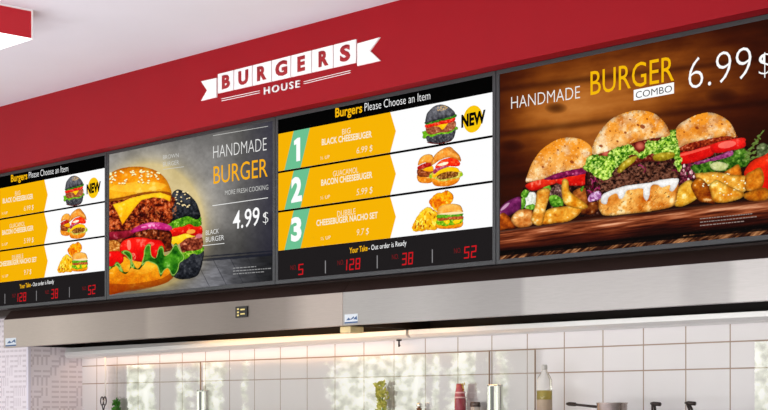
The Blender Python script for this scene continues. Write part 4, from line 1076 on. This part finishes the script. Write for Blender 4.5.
# oil bottle
y_ = 0.36; c = U(544.4, 0, y_); r_ = px_r(15.6, 544.4, y_)
zz = lambda p, py_, y=y_: U(p, py_, y).z
M_clear = mat('clear_bottle_plastic', (250, 250, 246), .06, trans=1.0, ior=1.25, noise=.0)
M_oil = mat('golden_oil', (236, 216, 116), .08, trans=.55, ior=1.3, noise=.03)
ob = empty('oil_bottle', (c.x, y_, ZK), 'clear plastic oil bottle half full of golden oil by the tiled wall', 'bottle')
zsh, znk, ztp, zol = zz(544, 379), zz(544, 371), zz(544, 364.6), zz(544, 390.6)
obj('bottle_body', lathe(c.x, y_, [(r_ * .9, ZK), (r_, ZK + .006), (r_ * 1.0, zol), (r_ * .99, zsh - .006), (r_ * .93, zsh), (r_ * .66, (zsh + znk) / 2), (r_ * .34, znk), (r_ * .32, znk + .006)]), M_clear, ob, smooth=True)
obj('oil', lathe(c.x, y_, [(r_ * .88, ZK + .003), (r_ * .955, ZK + .008), (r_ * .955, zol), (r_ * .9, zol + .0005)]), M_oil, ob, 'golden oil', smooth=True)
obj('bottle_label', lathe(c.x, y_, [(r_ * 1.012, ZK + .012), (r_ * 1.012, zz(544, 399.6))]), mat('bottle_label', (176, 154, 132), .5, noise=.12, scale=30), ob, 'beige label')
obj('bottle_cap', lathe(c.x, y_, [(r_ * .36, znk + .004), (r_ * .38, znk + .01), (r_ * .38, ztp - .005), (r_ * .3, ztp)]), mat('translucent_cap', (196, 192, 188), .3, noise=.02), ob, 'whitish cap', smooth=True)

# saucepan with long handle
M_pan = mat('aged_pan_steel', (196, 182, 174), .26, metal=1.0, noise=.15, scale=18)
M_hand = mat('dark_handle', (60, 50, 48), .35, metal=.5, noise=.1)
def pan(name, pxc, wpx, pytop, y, label, to=None):
    c = U(pxc, 0, y); r = px_r(wpx, pxc, y); zt = U(pxc, pytop, y).z
    o = empty(name, (c.x, y, ZK), label, 'pan', 'pans on the counter')
    obj('pan_body', lathe(c.x, y, [(r * .86, ZK), (r * .97, ZK + .012), (r * .985, zt - .006), (r * 1.03, zt - .002), (r * 1.03, zt), (r * .93, zt), (r * .92, ZK + .02), (r * .5, ZK + .014), (.001, ZK + .013)], seg=40), M_pan, o, smooth=True)
    h0 = Vector((c.x - r * .95 if to[0] < pxc else c.x + r * .1, y - r * .1, zt - .014)); h1_ = U(to[0], to[1], y - .02)
    bm = bmesh.new()
    for k in (-1, 1):
        add_tube(bm, [h0 + Vector((0, .009 * k, -.002)), h0.lerp(h1_, .6) + Vector((0, .008 * k, 0)), h1_ + Vector((0, .006 * k, .001))], [.0045, .0042, .0045])
    add_tube(bm, [h1_ + Vector((.03, 0, -.001)), h1_ + Vector((0, 0, .001)), h1_ + Vector((-.012, 0, .002))], [.007, .0075, .004])
    obj('pan_handle', bm, M_hand, o, 'dark handle', smooth=True)
    return o
pan('saucepan', 612, 30.6, 402.6, .26, 'small steel saucepan with a long handle pointing left', (569, 404.2))
pan('saucepan', 660, 14, 413.5, .30, 'low pan just right of the saucepan, only its dark upright handle tip showing', (653.4, 404.0))
pan('saucepan', 705, 26, 413.5, .30, 'low pan nearest the right photo edge, only its dark angled handle tip showing', (688, 403.4))

# red bottle, lidded jar, pepper mill
y_ = .42; c = U(460.3, 0, y_); r_ = px_r(11.6, 460.3, y_)
M_rb = mat('dark_pink_glass', (150, 62, 74), .15, noise=.08, scale=25, coat=.5)
rb = empty('red_bottle', (c.x, y_, ZK), 'dark pink bottle with red neck, pale bands and a sprig in front of the glass', 'bottle')
zb1, zb2, zb3 = zz(460, 398.5, y_), zz(460, 393.6, y_), zz(460, 383.6, y_)
obj('bottle_body', lathe(c.x, y_, [(r_ * .92, ZK), (r_, ZK + .006), (r_, zb1 - .003), (r_ * .9, zb1)]), M_rb, rb, smooth=True)
obj('bottle_neck', lathe(c.x - .002, y_, [(r_ * .95, zb1), (r_ * .85, zb2), (r_ * .7, (zb2 + zb3) / 2), (r_ * .62, zb3)]), mat('red_glass', (176, 84, 88), .2, noise=.1, scale=30), rb, 'red neck', smooth=True)
bm = bmesh.new()
for zq, rq in ((zb1 + .004, .97), (zb2 + .004, .84)): add_lathe(bm, c.x, y_, [(r_ * rq + .001, zq - .003), (r_ * rq + .002, zq + .003)])
obj('pale_band', bm, mat('pale_pink_band', (222, 176, 176), .4, noise=.05), rb, 'pale pink bands')
def leafy(base, n, spread, height, size, m, parent, seed, name='foliage'):
    rr = random.Random(seed); bm = bmesh.new()
    for i in range(n):
        a = rr.uniform(0, 6.28); h = rr.random() ** .7; d = spread * (1 - .45 * h) * math.sqrt(rr.random())
        p = Vector((base[0] + d * math.cos(a), base[1] + .3 * d * math.sin(a), base[2] + height * h))
        s = size * rr.uniform(.6, 1.2); u = Vector((rr.uniform(-1, 1), rr.uniform(-1, .2), rr.uniform(-.2, 1))).normalized(); w = u.cross(Vector((rr.uniform(-.3, .3), -1, .3))).normalized()
        nrm = u.cross(w) * s * .12
        q = [p, p + u * s * .5 + w * s * .32, p + u * s, p + u * s * .5 - w * s * .32]
        mid = bm.verts.new(p + u * s * .5 + nrm); qq = [bm.verts.new(v) for v in q]
        for k in range(4): bm.faces.new((qq[k], qq[(k + 1) % 4], mid))
    return obj(name, bm, m, parent)
M_sprig = mat('yellow_leaf', (206, 176, 84), .6, noise=.2, scale=60)
leafy((c.x + .012, y_, zb2), 46, .018, .036, .011, M_sprig, rb, 3, 'leaf_sprig')

y_ = .425; c = U(475.4, 0, y_); r_ = px_r(10.4, 475.4, y_)
jr = empty('lidded_jar', (c.x, y_, ZK), 'small jar with a dark metal lid beside the wide chrome clamp', 'jar')
zj, zj2 = zz(475, 404.8, y_), zz(475, 402.2, y_)
obj('jar_body', lathe(c.x, y_, [(r_ * .9, ZK), (r_ * .95, ZK + .004), (r_ * .95, zj)]), mat('frosted_jar', (196, 186, 178), .25, noise=.06), jr, smooth=True)
obj('jar_lid', lathe(c.x, y_, [(r_, zj - .008), (r_, zj + .004), (r_ * .95, zj2), (r_ * .6, zj2 + .001)]), mat('dark_lid', (92, 82, 78), .3, metal=.7, noise=.08), jr, 'dark metal lid', smooth=True)

y_ = .43; c = U(419.2, 0, y_); r_ = px_r(5.6, 419.2, y_); zk = zz(419, 405.2, y_)
pm_ = empty('pepper_mill', (c.x, y_, ZK), 'slim mill topped by a shiny chrome ball knob below the glass', 'mill')
obj('mill_body', lathe(c.x, y_, [(r_ * 1.2, ZK), (r_ * 1.25, ZK + .01), (r_ * .8, ZK + .03), (r_ * .95, zk - r_ * 1.0)]), mat('brown_mill_wood', (96, 66, 48), .4, noise=.2, scale=30), pm_, smooth=True)
obj('ball_knob', lathe(c.x, y_, [(r_ * .35, zk - r_)] + [(r_ * math.cos(t), zk + r_ * math.sin(t)) for t in np.linspace(-1.15, 1.5, 10)]), M_chrome, pm_, 'chrome ball knob', smooth=True)

# potted herbs
M_leaf1 = mat('fresh_herb_green', (58, 120, 36), .55, noise=.35, scale=50)
M_leaf2 = mat('yellow_green_herb', (168, 172, 84), .6, noise=.25, scale=50)
M_pot = mat('terracotta_pot', (150, 96, 70), .7, noise=.1)
def herb(pxc, pytop, wpx, y, m, n, label, seed):
    c = U(pxc, 0, y); r = px_r(wpx, pxc, y) ; zt = U(pxc, pytop, y).z
    o = empty('potted_herb', (c.x, y, ZK), label, 'plant', 'potted herbs')
    obj('pot', lathe(c.x, y, [(.011, ZK), (.014, ZK + .03), (.015, ZK + .032), (.013, ZK + .032), (.012, ZK + .026)]), M_pot, o, smooth=True)
    leafy((c.x, y, ZK + .028), n, r * .95, max(.03, zt - ZK - .045), .024, m, o, seed)
    obj('stem', tube([(c.x, y, ZK + .02), (c.x + .004, y, ZK + .05), (c.x - .003, y, max(ZK + .06, zt - .03))], .0025), M_leaf1, o)
herb(116.5, 397.5, 14, .436, M_leaf1, 110, 'bright green potted herb beside the hanging tongs', 4)
herb(382.5, 379.5, 20, .434, M_leaf2, 170, 'yellow green potted herb standing in the middle of the widest glass panel', 8)

# hanging rod with tongs at the left end of the glass
y_ = .42; c = U(105.4, 0, y_)
zr0, zr1 = zz(105, 398, y_), zgb
rd = empty('hanging_rod', (c.x, y_, zr1), 'thin white rod hanging from the left hood gutter beside the tiles', 'rod')
obj('rod', tube([(c.x, y_, zr1 - .0005), (c.x, y_, zr0)], .0042), mat('white_enamel', (236, 232, 228), .35, noise=.03), rd, smooth=True)
obj('rod_hook', tube([(c.x, y_, zr0 + .001), (c.x + .004, y_ - .004, zr0 - .01), (c.x + .001, y_ - .014, zr0 - .016), (c.x - .002, y_ - .018, zr0 - .008)], .003), M_chrome, rd, 'chrome hook', smooth=True)
tg = empty('kitchen_tongs', (c.x, y_ - .012, zr0 - .06), 'dark metal tongs with loop handles hanging from the thin white rod', 'tongs')
M_tg = mat('dark_tong_metal', (70, 62, 66), .35, metal=.7, noise=.1)
for k in (-1, 1):
    cx_ = c.x + .013 * k
    loop = [(cx_ + .013 * math.cos(t), y_ - .012, zr0 - .016 + .022 * math.sin(t)) for t in np.linspace(-math.pi / 2, 1.5 * math.pi, 18)]
    bm = bmesh.new(); add_tube(bm, loop, .0032); add_tube(bm, [(cx_, y_ - .012, zr0 - .037), (c.x + .003 * k, y_ - .012, zr0 - .06), (c.x - .006 * k, y_ - .012 + .004 * k, zr0 - .095)], .0032)
    obj('tong_arm', bm, M_tg, tg, smooth=True)

# ================================================================== LIGHT
w = bpy.data.worlds.new('daylight'); scene.world = w; w.use_nodes = True
nt = w.node_tree; N, K = nt.nodes, nt.links
for n_ in list(N): N.remove(n_)
out = N.new('ShaderNodeOutputWorld'); bg = N.new('ShaderNodeBackground'); K.new(bg.outputs[0], out.inputs[0])
tc = N.new('ShaderNodeTexCoord'); sp_ = N.new('ShaderNodeSeparateXYZ'); K.new(tc.outputs['Generated'], sp_.inputs[0])
def M(op, a, c=None, d=None):
    n = N.new('ShaderNodeMath'); n.operation = op
    for i, v in enumerate((a, c, d)):
        if v is None: continue
        if isinstance(v, (int, float)): n.inputs[i].default_value = v
        else: K.new(v, n.inputs[i])
    return n.outputs[0]
# bearing along the street side of the shop (behind the viewer): x over -y
ym = M('MAXIMUM', M('MULTIPLY', sp_.outputs['Y'], -1.0), 0.05)
brg = M('DIVIDE', sp_.outputs['X'], ym)
rp = N.new('ShaderNodeValToRGB')
mr = N.new('ShaderNodeMapRange'); mr.inputs['From Min'].default_value = -1.55; mr.inputs['From Max'].default_value = -0.55; K.new(brg, mr.inputs['Value'])
K.new(mr.outputs[0], rp.inputs['Fac'])
def u_of(p):
    t = (p - CX) / F; r = (FW[0] + t * RT[0]) / (FW[1] + t * RT[1])
    return (r + 1.55) / 1.0
stops = [(100, .5), (112, .95), (150, .85), (160, .1), (172, .1), (178, .55), (196, .45), (205, .8), (222, .6), (228, .1), (238, .1), (243, .6), (249, .4), (253, 0), (305, .0), (342, .6), (352, .85), (398, .95), (424, .7), (430, .3), (436, .95), (439, .3), (450, .5), (458, .9), (474, .7), (478, .15), (498, .6), (505, .7), (516, .1), (745, .0), (754, .95)]
el = rp.color_ramp.elements
while len(el) > 1: el.remove(el[-1])
el[0].position = 0; el[0].color = (.5, .5, .5, 1)
for p, v in stops:
    e = el.new(min(1, max(0, u_of(p)))); e.color = (v, v, v, 1)
nz = N.new('ShaderNodeTexNoise'); nz.inputs['Scale'].default_value = 95; nz.inputs['Detail'].default_value = 8; nz.inputs['Roughness'].default_value = .78; K.new(tc.outputs['Generated'], nz.inputs['Vector'])
nz2 = N.new('ShaderNodeTexNoise'); nz2.inputs['Scale'].default_value = 210; nz2.inputs['Detail'].default_value = 4; K.new(tc.outputs['Generated'], nz2.inputs['Vector'])
fac = M('ADD', nz.outputs['Fac'], M('MULTIPLY', M('SUBTRACT', rp.outputs['Color'], .5), .5))
lf = N.new('ShaderNodeValToRGB'); K.new(fac, lf.inputs['Fac'])
lf.color_ramp.elements[0].position = .44; lf.color_ramp.elements[0].color = (0, 0, 0, 1); lf.color_ramp.elements[1].position = .56; lf.color_ramp.elements[1].color = (1, 1, 1, 1)
leafc = N.new('ShaderNodeValToRGB'); K.new(nz2.outputs['Fac'], leafc.inputs['Fac'])
le = leafc.color_ramp.elements
le[0].position = .34; le[0].color = (.55, .66, .38, 1); le[1].position = .6; le[1].color = (3.0, 3.1, 2.85, 1)
e = le.new(.46); e.color = (1.5, 1.65, 1.25, 1)
base = N.new('ShaderNodeRGB'); base.outputs[0].default_value = (.82, .78, .76, 1)
m1 = N.new('ShaderNodeMix'); m1.data_type = 'RGBA'; K.new(base.outputs[0], m1.inputs[6]); K.new(leafc.outputs[0], m1.inputs[7])
low = M('LESS_THAN', M('ABSOLUTE', sp_.outputs['Z']), .09)           # the strip of garden near the horizon
beh = M('GREATER_THAN', M('MULTIPLY', sp_.outputs['Y'], -1.0), .3)
K.new(M('MULTIPLY', M('MULTIPLY', lf.outputs[0], low), beh), m1.inputs[0])
K.new(m1.outputs[2], bg.inputs[0]); bg.inputs[1].default_value = 1.0

def area(name, loc, rot, size, e, c=(1, 1, 1), sy=None):
    l = bpy.data.lights.new(name, 'AREA'); l.energy = e; l.color = c; l.size = size
    if sy: l.shape = 'RECTANGLE'; l.size_y = sy
    o = bpy.data.objects.new(name, l); col.objects.link(o); o.location = loc; o.rotation_euler = rot
    return o
area('ceiling_fill', (-5.5, -3.2, 0.35), (math.radians(170), 0, 0), 6.0, 92, (1, .965, .985), 3.0)  # added fill near the floor, aimed up to brighten the ceiling
area('front_fill', (-4.0, -4.6, 0.80), (math.radians(98), 0, 0), 6.0, 68, (1, .97, .965), .5)  # added fill below eye height, brightens fascia and tiles
area('hood_lamp', (U(285, 0, .2).x, .2, zf0 + .075), (math.radians(28), 0, 0), 1.7, 5.0, (1, .58, .26), .12)
area('tile_warm_fill', (U(215, 0, .40).x, .40, zgb - .026), (math.radians(25), 0, 0), 2.4, .9, (1, .55, .28), .04)  # unseen strip added under the gutter to warm the left tiles
area('hood_lamp', (U(640, 0, .2).x, .2, zf0 + .075), (math.radians(28), 0, 0), 1.2, .5, (1, .96, .94), .12)
